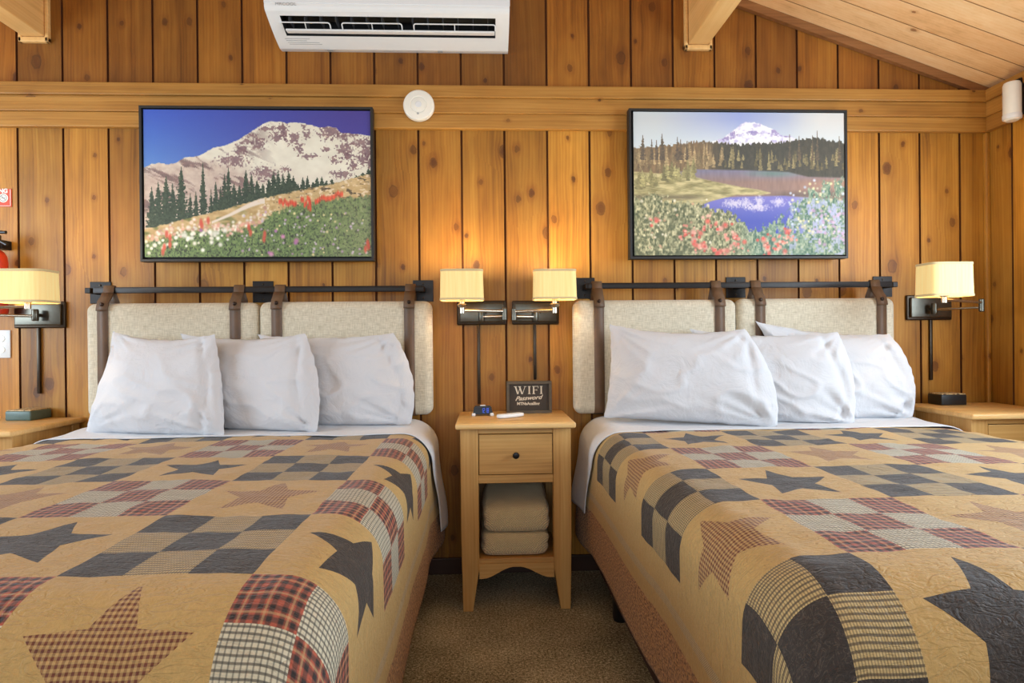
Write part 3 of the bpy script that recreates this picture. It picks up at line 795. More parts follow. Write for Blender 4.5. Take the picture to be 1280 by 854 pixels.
# ------------------------------------------------------------------ wall sconces
def arc_pts(p, q, n=2): return [p.lerp(q, k / n) for k in range(n + 1)]
def sconce(plate, pivot, knuck, stem, shade, Ysh, label, glow, tube_bottom, dk=False, knuckY=2.62):
    """plate: photo rect; pivot, knuck, stem: photo points; shade: photo rect"""
    YP = YB - .012
    a, b = W(plate[0], plate[1], YP), W(plate[2], plate[3], YP)
    x0, x1, z0, z1 = a.x, b.x, b.z, a.z
    c = W((shade[0] + shade[2]) / 2, (shade[1] + shade[3]) / 2, Ysh)
    t = thing('wall_sconce', label, 'wall lamp', ((x0 + x1) / 2, YB, (z0 + z1) / 2), 'swing-arm wall sconces')
    m = MB(); m.box(x0, x1, YB - .014, YB, z0, z1, .006, 3)
    po = obj('wall_plate', m, M_bronze_dk, t, True)
    m = MB(); m.box(x0 + .012, x1 - .012, YB - .028, YB - .012, z0 + .012, z1 - .012, .005, 3)
    obj('cover', m, M_bronze, po, True)
    pv = W(pivot[0], pivot[1], YB - .06); pv.y = YB - .06
    m = MB(); m.lathe([(.012, -.026), (.014, -.02), (.014, .02), (.012, .026)], pv, 'Z', 16); m.tube([(pv.x, YB - .026, pv.z), (pv.x, pv.y, pv.z)], .008)
    obj('pivot', m, M_bronze, t, True)
    m = MB(); m.lathe([(.005, 0), (.005, -.003), (0, -.004)], ((x0 + x1) / 2 + (.02 if pv.x < (x0 + x1) / 2 else -.02), YB - .028, (z0 + z1) / 2 - .002), 'Y', 12)
    obj('screw', m, M_bronze_dk, po, True)
    kn = W(knuck[0], knuck[1], knuckY); lo = kn.copy(); lo.z = pv.z - .004; up = kn.copy(); up.z = lo.z + .022
    st = Vector((c.x, c.y, up.z))
    m = MB(); m.tube([pv + Vector((0, 0, -.004)), lo], .0062); obj('arm', m, M_nickel, t, True)
    m = MB(); m.tube([up, st], .0062); obj('arm', m, M_nickel, t, True)
    m = MB(); m.lathe([(.008, -.020), (.011, -.016), (.011, .034), (.008, .038)], lo, 'Z', 16); obj('knuckle', m, M_bronze, t, True)
    hw = .094; hz = (W(shade[0], shade[1], Ysh).z - W(shade[0], shade[3], Ysh).z) / 2
    m = MB(); m.lathe([(.011, -.012), (.011, .012), (.02, .018), (.024, .026), (.012, .03), (.010, c.z - hz - st.z + .05)], st, 'Z', 18); obj('stem', m, M_nickel, t, True)
    # oval drum shade: open tube with thickness, slightly wider at the bottom
    n = 48; m = MB(); bm = m.bm
    def ring(h, k, inset):
        out = []
        for q in range(n):
            an = 2 * PI * q / n; ca, sa = math.cos(an), math.sin(an)
            rx, ry = hw * k - inset, .062 * k - inset
            ex = .42
            out.append(bm.verts.new((c.x + rx * math.copysign(abs(ca) ** ex, ca), c.y + ry * math.copysign(abs(sa) ** ex, sa), c.z + h)))
        return out
    R = [ring(-hz, 1.0, .003), ring(-hz, 1.0, 0), ring(hz, .965, 0), ring(hz, .965, .003)]
    for p, q in ((R[0], R[1]), (R[1], R[2]), (R[2], R[3]), (R[3], R[0])):
        for k in range(n): bm.faces.new((p[k], p[(k + 1) % n], q[(k + 1) % n], q[k]))
    so = obj('lamp_shade', m, M_shade, t, True, 40)
    for h, k in ((-hz, 1.0), (hz, .965)):
        m = MB(); bm = m.bm; s = .009 if h < 0 else -.009
        A, B = [], []
        for q in range(n):
            an = 2 * PI * q / n; ca, sa = math.cos(an), math.sin(an); rx, ry = hw * k + .0015, .062 * k + .0015
            u, v = rx * math.copysign(abs(ca) ** .42, ca), ry * math.copysign(abs(sa) ** .42, sa)
            A.append(bm.verts.new((c.x + u, c.y + v, c.z + h - .0004 * (1 if h < 0 else -1)))); B.append(bm.verts.new((c.x + u, c.y + v, c.z + h + s)))
        for q in range(n): bm.faces.new((A[q], A[(q + 1) % n], B[(q + 1) % n], B[q]))
        obj('trim_band', m, M_shade_trim, so, True)
    m = MB(); m.lathe([(.0, -.03), (.018, -.024), (.027, -.002), (.026, .012), (.016, .028), (0, .034)], (c.x, c.y, c.z + .005), 'Z', 18)
    obj('bulb', m, M_bulb, t, True)
    m = MB()
    m.tube([(c.x - hw * .97, c.y, c.z - hz + .012), (c.x + hw * .97, c.y, c.z - hz + .012)], .0016, 6); m.tube([(c.x, c.y - .06, c.z - hz + .012), (c.x, c.y + .06, c.z - hz + .012)], .0016, 6)
    obj('spider', m, M_nickel, so, True)
    # cord cover down the wall
    tb = W(tube_bottom[0], tube_bottom[1], YB); xx = W(tube_bottom[0], tube_bottom[1], YB - .008).x
    obj('cord_cover', MB().box(xx - .007, xx + .007, YB - .013, YB, tb.z, z0 + .002, .003), M_bronze_dk, t, True)
    # lamp light
    l = bpy.data.lights.new('bulb_light', 'POINT'); l.energy = glow; l.color = (1.0, .80, .52); l.shadow_soft_size = .03
    lo2 = bpy.data.objects.new('bulb_light', l); COL.objects.link(lo2); lo2.location = (c.x, c.y, c.z + .062); lo2.visible_glossy = True
    lo2.parent = t; lo2.location = Vector((c.x, c.y, c.z + .052)) - t.location
    return t
GL = 6.0
sconce((17, 377, 82, 410), (44, 394), (-38, 391), (37, 384), (1, 338, 68, 379), 2.40, 'lit swing-arm sconce beside the fire extinguisher, above the teal-sided box', GL, (49, 492))
sconce((571, 376, 633, 406), (602, 395), (630.5, 390), (577, 380), (551, 338, 604, 376), 2.64, 'lit swing-arm sconce on the wildflower picture side of the pair above the middle nightstand', GL, (599, 505), False, 2.735)
sconce((640, 376, 699, 405.5), (669, 395), (642.5, 390), (693, 378), (667, 338, 719, 375), 2.64, 'lit swing-arm sconce on the lake picture side of the pair above the middle nightstand', GL, (669, 474.5), False, 2.735)
sconce((1133, 369, 1190, 400), (1168, 386), (1227, 383), (1180, 376), (1150, 329.5, 1210, 371), 2.40, 'lit swing-arm sconce near the room corner above the black-sided box', GL, (1164, 475), False, 2.60)

# ------------------------------------------------------------------ air conditioner
def air_conditioner():
    xl, xr = W(330, 14, 2.62).x, W(637, 14, 2.62).x
    t = thing('air_conditioner', 'white wall-mounted air conditioner high above the framed mountain picture', 'air conditioner', ((xl + xr) / 2, YB, 2.43))
    fz, bz = 2.497, 2.424
    def under(q):    # front lip to the back edge
        y = 2.632 + q * .185; z = fz + (bz - fz) * q
        return y, z - .006 * math.sin(PI * q)
    # shell: top, front, ends, back of the underside, with a real outlet opening
    m = MB(); bm = m.bm
    prof = [(2.85, 2.775), (2.70, 2.775), (2.652, 2.765), (2.630, 2.74), (2.622, 2.70), (2.619, 2.53), (2.620, 2.512), (2.625, 2.503), (2.632, 2.497)]
    q0, q1 = .10, .60
    ox0, ox1 = xl + .055, xr - .06
    def face(pts): return bm.faces.new([bm.verts.new(p) for p in pts])
    for (y0, z0), (y1, z1) in zip(prof, prof[1:]): face([(xl, y0, z0), (xr, y0, z0), (xr, y1, z1), (xl, y1, z1)])
    qs = [0, q0] + [q0 + (q1 - q0) * k / 4 for k in range(1, 5)] + [.7, .8, .9, 1.0]
    for a, b in zip(qs, qs[1:]):
        ya, za = under(a); yb, zb = under(b)
        for xa, xb in ((xl, ox0), (ox0, ox1), (ox1, xr)):
            if xa == ox0 and a >= q0 and b <= q1 + 1e-6: continue
            face([(xa, ya, za), (xb, ya, za), (xb, yb, zb), (xa, yb, zb)])
    face([(xl, 2.817, bz), (xr, 2.817, bz), (xr, 2.85, bz + .004), (xl, 2.85, bz + .004)])
    und = [under(q) for q in (0, .1, .2, .3, .4, .5, .6, .7, .8, .9, 1.0)]
    side = prof + und[1:] + [(2.85, bz + .004)]
    for X in (xl, xr): face([(X, y, z) for y, z in side])
    bmesh.ops.remove_doubles(bm, verts=bm.verts, dist=1e-5)
    obj('casing', m, M_white_pl, t, True, 30)
    m = MB(); m.box(xl - .0015, xr + .0015, 2.6165, 2.625, 2.524, 2.76, .003, 2); obj('front_panel', m, M_white_gl, t, True)
    # outlet cavity
    m = MB(); bm = m.bm
    ya, za = under(q0); yb, zb = under(q1)
    A = [(ox0, ya, za), (ox1, ya, za), (ox1, yb, zb), (ox0, yb, zb)]; B = [(x, y + .015, z + .07) for x, y, z in A]
    for k in range(4): face([A[k], A[(k + 1) % 4], B[(k + 1) % 4], B[k]])
    face(B)
    oc = obj('air_outlet', m, M_vent, t)
    # vertical guide vanes
    for k in range(14):
        x = ox0 + (k + .5) * (ox1 - ox0) / 14; yy, zz = under(.35)
        obj('guide_vane', MB().box(x - .0012, x + .0012, yy - .03, yy + .045, zz + .01, zz + .05), M_vane, oc)
    # main louver across the outlet and its grille loops
    yy, zz = under(.42)
    m = MB(); m.box(ox0 + .010, ox1 - .003, yy - .016, yy + .014, zz - .013, zz - .005, .003, 2); obj('louver', m, M_white_pl, t, True)
    yy2, zz2 = under(.25); y3, z3 = under(.37)
    spans = ((350, 412), (427, 502), (517, 619))
    for pa, pb in spans:
        xa, xb = W(pa, 28, yy2).x, W(pb, 28, yy2).x
        top = (yy2 - .003, zz2 - .002); bot = (y3, z3 - .006); rr = .010
        pts = [(xa, bot[0], bot[1])]
        for k in range(5):
            an = PI / 2 * k / 4; f = (1 - math.sin(an)) * .35
            pts.append((xa + rr * (1 - math.cos(an)), top[0] + (bot[0] - top[0]) * f, top[1] + (bot[1] - top[1]) * f))
        for k in range(5):
            an = PI / 2 * (1 - k / 4); f = (1 - math.sin(an)) * .35
            pts.append((xb - rr * (1 - math.cos(an)), top[0] + (bot[0] - top[0]) * f, top[1] + (bot[1] - top[1]) * f))
        pts.append((xb, bot[0], bot[1]))
        m = MB(); m.tube(pts, .0028, 8); mid = xa + (xb - xa) * .5
        m.tube([(mid, top[0], top[1]), (mid, bot[0], bot[1])], .0022, 6)
        obj('guide_loop', m, M_white_pl, t, True)
    m = MB()
    m.merge(text_bm('MRCOOL', .017, Matrix.Translation(W(357, 5, 2.6165)) @ FACE_Y, width=.088)); obj('lettering', m, M_grey_ink, t)
    # small print on the lower lip: tiny raised lines
    m = MB(); ya, za = under(.70); yb, zb = under(.78)
    for k, (ln, q) in enumerate(((.11, .68), (.09, .735), (.14, .79), (.145, .84))):
        y, z = under(q); xa = W(356 + k * 2, 50, y).x
        m.box(xa, xa + ln, y - .0012, y + .0012, z - .0012, z + .001)
    obj('small_print', m, M_grey_ink, t)
    y, z = under(1.0)
    for px in (412, 550):
        x = W(px, 63, y).x; obj('latch', MB().box(x - .011, x + .011, y + .002, y + .016, z - .003, z + .004, .001), M_grey_pl, t)
air_conditioner()

# ------------------------------------------------------------------ smoke alarm on the rail
c = W(523.5, 132, 2.80); ya = YB - .034
t = thing('smoke_alarm', 'round white smoke alarm on the wooden rail', 'smoke alarm', (c.x, ya, c.z))
R = W(543, 132, 2.79).x - W(523.5, 132, 2.79).x
obj('body', MB().lathe([(R * .98, 0), (R, -.004), (R, -.018), (R * .97, -.024), (R * .9, -.028), (R * .55, -.031), (R * .5, -.0295), (R * .46, -.031), (R * .24, -.032), (0, -.032)], (c.x, ya, c.z), 'Y', 48), M_offwhite, t, True, 25)
m = MB(); m.lathe([(R * .2, 0), (R * .2, -.0012), (R * .17, -.002), (0, -.002)], (c.x, ya - .0318, c.z), 'Y', 24)
obj('test_button', m, M_white_gl, t)
obj('speaker_hole', MB().lathe([(.005, 0), (.005, -.0012), (0, -.0012)], (c.x - .003, ya - .0305, c.z - R * .58), 'Y', 14), M_grey_ink, t)
# ------------------------------------------------------------------ door sensor / speaker on the side wall
c = Xc = None
r = CM @ np.array([(1265 - 640) / FPX, 1, -(127 - 427) / FPX]); k = 2.365 / r[0]; c = Vector((2.365, r[1] * k, CAMZ + r[2] * k))
t = thing('motion_sensor', 'white rounded sensor on a dark bracket under the ceiling in the room corner', 'sensor', (c.x, c.y, c.z))
m = MB(); m.lathe([(.024, -.086), (.031, -.080), (.034, -.066), (.034, .072), (.030, .083), (.02, .087)], c, 'Z', 28); obj('body', m, M_offwhite, t, True)
m = MB(); m.box(c.x + .02, XR - .026, c.y - .022, c.y + .022, c.z + .06, c.z + .10, .004); m.box(c.x + .028, XR - .026, c.y - .018, c.y + .018, c.z - .06, c.z + .07, .004)
obj('bracket', m, M_iron, t, True)
m = MB(); m.lathe([(.035, -.079), (.036, -.074), (.036, -.062), (.035, -.058)], c, 'Z', 28); obj('end_cap', m, M_white_pl, t, True)

# ------------------------------------------------------------------ items on the left wall part
p0, p1 = W(-38, 236, YB - .004), W(14.2, 258.5, YB - .004)
t = thing('no_smoking_sign', 'red and white no smoking sign above the fire extinguisher', 'sign', ((p0.x + p1.x) / 2, YB, p0.z))
obj('board', MB().box(p0.x, p1.x, YB - .004, YB, p1.z, p0.z, .0008), M_redsign, t)
m = MB(); e = .0015; yq = YB - .0044
m.box(p1.x - .005, p1.x - .003, yq, YB - .004, p1.z + .003, p0.z - .003); m.box(p0.x + .003, p1.x - .003, yq, YB - .004, p1.z + .003, p1.z + .005)
cc = W(4.0, 247.5, YB - .005)
n = 28
def ringmesh(m, cx, cz, ro, ri):
    for k in range(n):
        a, b = 2 * PI * k / n, 2 * PI * (k + 1) / n
        f = [(cx + ro * math.cos(a), yq, cz + ro * math.sin(a)), (cx + ro * math.cos(b), yq, cz + ro * math.sin(b)), (cx + ri * math.cos(b), yq, cz + ri * math.sin(b)), (cx + ri * math.cos(a), yq, cz + ri * math.sin(a))]
        m.bm.faces.new([m.bm.verts.new(q) for q in f])
ringmesh(m, cc.x, cc.z, .0205, .0001)
m.merge(text_bm('NO SMOKING', .026, Matrix.Translation(((p0.x + W(12, 240, YB).x) / 2, yq, W(5, 239.2, YB).z)) @ FACE_Y, bold=.0012, width=W(12, 240, YB).x - p0.x - .012))
obj('lettering', m, M_white_ink, t)
yq -= .0005; m = MB(); ringmesh(m, cc.x, cc.z, .0165, .0125)
bar = MB(); m.merge(bar.bm if False else (lambda b: b)(bmesh.new()))
mb2 = MB(); mb2.box(-.0145, .0145, 0, .0003, -.002, .002); 
m.merge(mb2.bm, Matrix.Translation((cc.x, yq, cc.z)) @ Matrix.Rotation(math.radians(45), 4, 'Y'))
mb3 = MB(); mb3.box(-.009, .009, 0, .0002, -.0022, .0022); m.merge(mb3.bm, Matrix.Translation((cc.x, yq, cc.z)))
obj('symbol', m, M_grey_ink, t)

ex = W(-8, 350, 2.77); 
t = thing('fire_extinguisher', 'red fire extinguisher hanging on the wall below the no smoking sign', 'fire extinguisher', (ex.x, 2.775, W(0, 386, 2.775).z - .1))
zt = W(3, 313, 2.775).z; r0 = W(6.2, 350, 2.77).x - ex.x
obj('cylinder', MB().lathe([(r0 * .9, -.285), (r0, -.27), (r0, -.05), (r0 * .93, -.025), (r0 * .7, -.006), (r0 * .35, .006), (r0 * .3, .03)], (ex.x, 2.775, zt), 'Z', 32), M_red, t, True, 40)
m = MB(); m.box(ex.x - .02, ex.x + .02, 2.757, 2.793, zt + .028, zt + .07, .005); va = obj('valve', m, M_bronze, t, True)
m = MB(); h1, h2 = W(9, 306, 2.76), W(7.5, 290.5, 2.76)
m.tube([(ex.x - .01, 2.765, zt + .055), (ex.x + .03, 2.76, h1.z + .02), (h1.x, 2.76, h1.z)], .0075); obj('handle', m, M_black_pl, t, True); m = MB(); m.tube([(ex.x - .04, 2.765, h2.z + .004), (h2.x, 2.76, h2.z)], .0075)
obj('lever', m, M_black_pl, t, True)
obj('wall_hook', MB().box(ex.x - .02, ex.x + .02, 2.79, YB, zt + .01, zt + .05, .003), M_iron, t)
p0, p1 = W(-9.5, 413, YB - .006), W(12.8, 447.5, YB - .006)
t = thing('outlet_plate', 'white outlet plate on the wall under the sconce by the extinguisher', 'outlet', ((p0.x + p1.x) / 2, YB, p1.z))
obj('cover', MB().box(p0.x, p1.x, YB - .006, YB, p1.z, p0.z, .002, 2), M_white_pl, t, True)
m = MB(); mx = (p0.x + p1.x) / 2
for zz in (p0.z * .7 + p1.z * .3, p0.z * .3 + p1.z * .7): m.lathe([(.016, 0), (.016, -.002), (0, -.0025)], (mx, YB - .006, zz), 'Y', 20)
obj('socket', m, M_offwhite, t)

# ------------------------------------------------------------------ small things on the tables
def small_box(px0, px1, pyb, pyt, yf, dep, ztab, rot, label, mat):
    a, b = W(px0, pyb, yf), W(px1, pyb, yf); h = W(px0, pyt, yf).z - W(px0, pyb, yf).z
    cx = (a.x + b.x) / 2; w = b.x - a.x
    t = thing('tabletop_box', label, 'box', (cx, yf + dep / 2, ztab), 'small boxes with speckled tops')
    m = MB(); m.box(cx - w / 2, cx + w / 2, yf, yf + dep, ztab, ztab + h, .006, 3)
    obj('body', m, mat, t, True)
    obj('lid', MB().box(cx - w / 2 + .004, cx + w / 2 - .004, yf + .004, yf + dep - .004, ztab + h - .001, ztab + h + .004, .0018, 2), M_boxtop, t, True)
    t.rotation_euler.z = rot
    return t
small_box(6, 40, 521, 509, 2.72, .12, .757, -.06, 'small teal-sided box with speckled beige top on a nightstand', M_box_reflect)
small_box(1177, 1209, 501.5, 488, 2.70, .09, .768, .0, 'small black-sided box with speckled beige top on the corner nightstand', M_box)
# alarm clock
c = W(603.5, 516, 2.66)
t = thing('alarm_clock', 'black digital alarm clock with blue display on the middle nightstand', 'clock', (c.x, 2.675, ZM))
m = MB(); b = bmesh.new(); bmesh.ops.create_cube(b, size=1)
for v in b.verts:
    tp = v.co.z > 0; v.co = Vector((c.x + v.co.x * (.074 if tp else .088), 2.675 + v.co.y * (.03 if tp else .046), ZM + .006 + (.036 if tp else 0)))
bmesh.ops.bevel(b, geom=list(b.edges), offset=.004, segments=2, affect='EDGES'); m.merge(b)
obj('case', m, M_black_pl, t, True)
m = MB(); zc = ZM + .024; yfc = 2.675 - .0195 - .0006
def seg7(m, x, z, w, h, ch):
    on = {'1': 'bc', '2': 'abged', '8': 'abcdefg', '0': 'abcdef'}[ch]; k = .0012
    S = {'a': (x, x + w, z + h - k, z + h), 'g': (x, x + w, z + h / 2 - k / 2, z + h / 2 + k / 2), 'd': (x, x + w, z, z + k), 'f': (x, x + k, z + h / 2, z + h), 'e': (x, x + k, z, z + h / 2), 'b': (x + w - k, x + w, z + h / 2, z + h), 'c': (x + w - k, x + w, z, z + h / 2)}
    for q in on: a = S[q]; m.box(a[0], a[1], yfc - .004, yfc - .001, a[2], a[3])
for k, ch in enumerate('1218'): seg7(m, c.x - .006 + k * .0085, zc - .010, .006, .020, ch)
obj('display', m, M_led, t)
for s in (-1, 1): obj('foot', MB().box(c.x + s * .040 - .008, c.x + s * .040 + .008, 2.648, 2.664, ZM, ZM + .013, .003), M_white_pl, t, True)
obj('snooze_button', MB().box(c.x - .012, c.x + .012, 2.667, 2.683, ZM + .041, ZM + .046, .002), M_white_pl, t, True)
# remote control, a slim white wedge lying at an angle
a, b = W(620, 522.5, 2.53), W(656, 516.5, 2.62)
cx, cy = (a.x + b.x) / 2, 2.585
o = MB(); L, wd, th = .142, .042, .019; bb = bmesh.new(); n = 18
rows = []
for k in range(n + 1):
    u = -1 + 2 * k / n; pr = math.sqrt(max(0, 1 - abs(u) ** 5)) * (1 - .22 * (u + 1) / 2)
    row = []
    for q in range(16):
        an = 2 * PI * q / 16; ca, sa = math.cos(an), math.sin(an)
        row.append(Vector((u * L / 2, wd / 2 * pr * math.copysign(abs(ca) ** .5, ca), th / 2 + th / 2 * math.copysign(abs(sa) ** .6, sa) * (pr ** .5 if pr > 0 else 0))))
    rows.append(row)
for row in rows: row.append(row[0])
tmp = MB(); tmp.grid(rows); bmesh.ops.remove_doubles(tmp.bm, verts=tmp.bm.verts, dist=1e-5)
mb = MB(); mb.merge(tmp.bm, Matrix.Translation((cx, cy, ZM)) @ Matrix.Rotation(math.atan2(.085, b.x - a.x), 4, 'Z'))
t = thing('remote_control', 'slim white remote lying at an angle in front of the WIFI sign', 'remote control', (cx, cy, ZM))
obj('case', mb, M_white_pl, t, True, 60)
# WIFI sign
p0, p1 = W(633, 474, 2.715), W(690, 513.5, 2.715)
x0, x1 = p0.x, p1.x; z0 = ZM; z1 = ZM + (p0.z - p1.z)
t = thing('wifi_sign', 'dark framed WIFI password sign standing on the middle nightstand', 'sign', ((x0 + x1) / 2, 2.735, ZM))
fw = .0125; M_signframe = plain('sign_frame', (84, 72, 56), .65, var=.15, scale=50)
m = MB(); m.box(x0, x1, 2.715, 2.75, z0, z0 + fw, .0015); m.box(x0, x1, 2.715, 2.75, z1 - fw, z1, .0015); m.box(x0, x0 + fw, 2.715, 2.75, z0 + fw, z1 - fw, .0015); m.box(x1 - fw, x1, 2.715, 2.75, z0 + fw, z1 - fw, .0015)
obj('frame', m, M_signframe, t)
bd = obj('board', MB().box(x0 + fw, x1 - fw, 2.726, 2.748, z0 + fw, z1 - fw), M_signbd, t)
yq = 2.7255
def strokes(m, polys, ox, oz, k):
    for pl in polys:
        f = [m.bm.verts.new((ox + px * k, yq, oz + pz * k)) for px, pz in pl]
        m.bm.faces.new(f)
def ser(x, y, w): return [(x, y), (x + w, y), (x + w, y + .06), (x, y + .06)]
def letter_I(x): return [[(x + .07, 0), (x + .21, 0), (x + .21, 1), (x + .07, 1)], ser(x, 0, .28), ser(x, .94, .28)]
def letter_F(x): return [[(x + .07, 0), (x + .21, 0), (x + .21, 1), (x + .07, 1)], ser(x, 0, .30), [(x, .94), (x + .62, .94), (x + .62, 1), (x, 1)], [(x + .56, .74), (x + .62, .74), (x + .62, 1), (x + .58, 1)], [(x + .2, .48), (x + .46, .48), (x + .46, .54), (x + .2, .54)], [(x + .43, .40), (x + .48, .40), (x + .48, .62), (x + .43, .62)]]
def letter_W(x):
    def bar(a, b, w): return [(x + b, 0), (x + b + w, 0), (x + a + w, 1), (x + a, 1)]
    return [bar(.05, .30, .15), bar(.60, .36, .06), bar(.46, .72, .15), bar(1.08, .80, .06), ser(x - .02, .94, .30), ser(x + .40, .94, .30), ser(x + .98, .94, .26)]
m = MB(); kz = (z1 - z0) * .245; tx = x0 + (x1 - x0) * .17; tz = z0 + (z1 - z0) * .60
pol = letter_W(0) + letter_I(1.38) + letter_F(1.82) + letter_I(2.58)
kx = (x1 - x0) * .64 / 2.9
for pl in pol:
    m.bm.faces.new([m.bm.verts.new((tx + px * kx, yq - .0001 * i, tz + pz * kz)) for i, (px, pz) in enumerate(pl)])
m.merge(text_bm('Password', .026, Matrix.Translation(((x0 + x1) / 2 - .004, yq, z0 + (z1 - z0) * .475)) @ Matrix.Rotation(math.radians(-3), 4, 'Y') @ FACE_Y, shear=.45, bold=.0006, width=(x1 - x0) * .62))
m.merge(text_bm('MTNsAcalling', .018, Matrix.Translation(((x0 + x1) / 2 - .004, yq, z0 + (z1 - z0) * .30)) @ FACE_Y, bold=.0006, width=(x1 - x0) * .50))
obj('lettering', m, M_cream_ink, bd)
# ------------------------------------------------------------------ framed landscape prints
rng = np.random.default_rng(3)
def vnoise(h, w, sy, sx, oct=3, seed=0):
    g = np.random.default_rng(seed); out = np.zeros((h, w)); amp = 1; tot = 0
    for o in range(oct):
        ny, nx = max(2, int(h / sy) + 2), max(2, int(w / sx) + 2)
        G = g.random((ny + 1, nx + 1))
        y = np.linspace(0, ny - 1.001, h); x = np.linspace(0, nx - 1.001, w)
        yi, xi = y.astype(int), x.astype(int); fy, fx = (y - yi)[:, None], (x - xi)[None]
        fy = fy * fy * (3 - 2 * fy); fx = fx * fx * (3 - 2 * fx)
        v = (G[yi][:, xi] * (1 - fx) + G[yi][:, xi + 1] * fx) * (1 - fy) + (G[yi + 1][:, xi] * (1 - fx) + G[yi + 1][:, xi + 1] * fx) * fy
        out += amp * v; tot += amp; amp *= .55; sy, sx = max(1, sy / 2), max(1, sx / 2)
    return out / tot
def C(*c): return np.array(c, float)
class Paint:
    """colours of a landscape photo print, addressed in its own x, y"""
    def __init__(s, x0, y0, x1, y1):
        s.x0, s.y0, s.w, s.h = x0, y0, int(x1 - x0), int(y1 - y0)
        s.im = np.zeros((s.h, s.w, 3)); s.Y, s.X = np.mgrid[0:s.h, 0:s.w].astype(float); s.X += x0; s.Y += y0
    def put(s, mask, col):
        m = np.clip(np.asarray(mask, float), 0, 1)[..., None]; s.im = s.im * (1 - m) + col * m
    def below(s, pts, soft=.8, rough=None):
        xs, ys = zip(*pts); l = np.interp(s.X[0], xs, ys)[None]
        if rough is not None: l = l + rough
        return np.clip((s.Y - l) / soft + .5, 0, 1)
    def lerp(s, a, b, f): f = np.clip(f, 0, 1)[..., None]; return a * (1 - f) + b * f
    def n(s, sy, sx, o=3, seed=0): return vnoise(s.h, s.w, sy, sx, o, seed)
    def conifer(s, x, top, base, w, c1, c2, seed, soft=.6):
        h = max(1.0, base - top); f = np.clip((s.Y - top) / h, 0, 1)
        saw = .86 + .12 * np.cos(s.Y * 1.9 + seed) + .9 * (s.n(1.6, 1.6, 1, seed) - .5)
        hw = w * (f ** .8) * saw
        m = np.clip((hw - np.abs(s.X - x)) / soft + .3, 0, 1) * (s.Y > top) * (s.Y < base)
        s.put(m, s.lerp(c1, c2, s.n(1.6, 1.6, 1, seed + 50)))
    def dots(s, pts, r, cols, squash=1.0):
        for k, (x, y) in enumerate(pts):
            rr = r * (.7 + .6 * rng.random()); m = np.clip(1.4 - np.hypot(s.X - x, (s.Y - y) * squash) / rr, 0, 1) * .95
            s.put(m, cols[k % len(cols)] * (.9 + .2 * rng.random()))
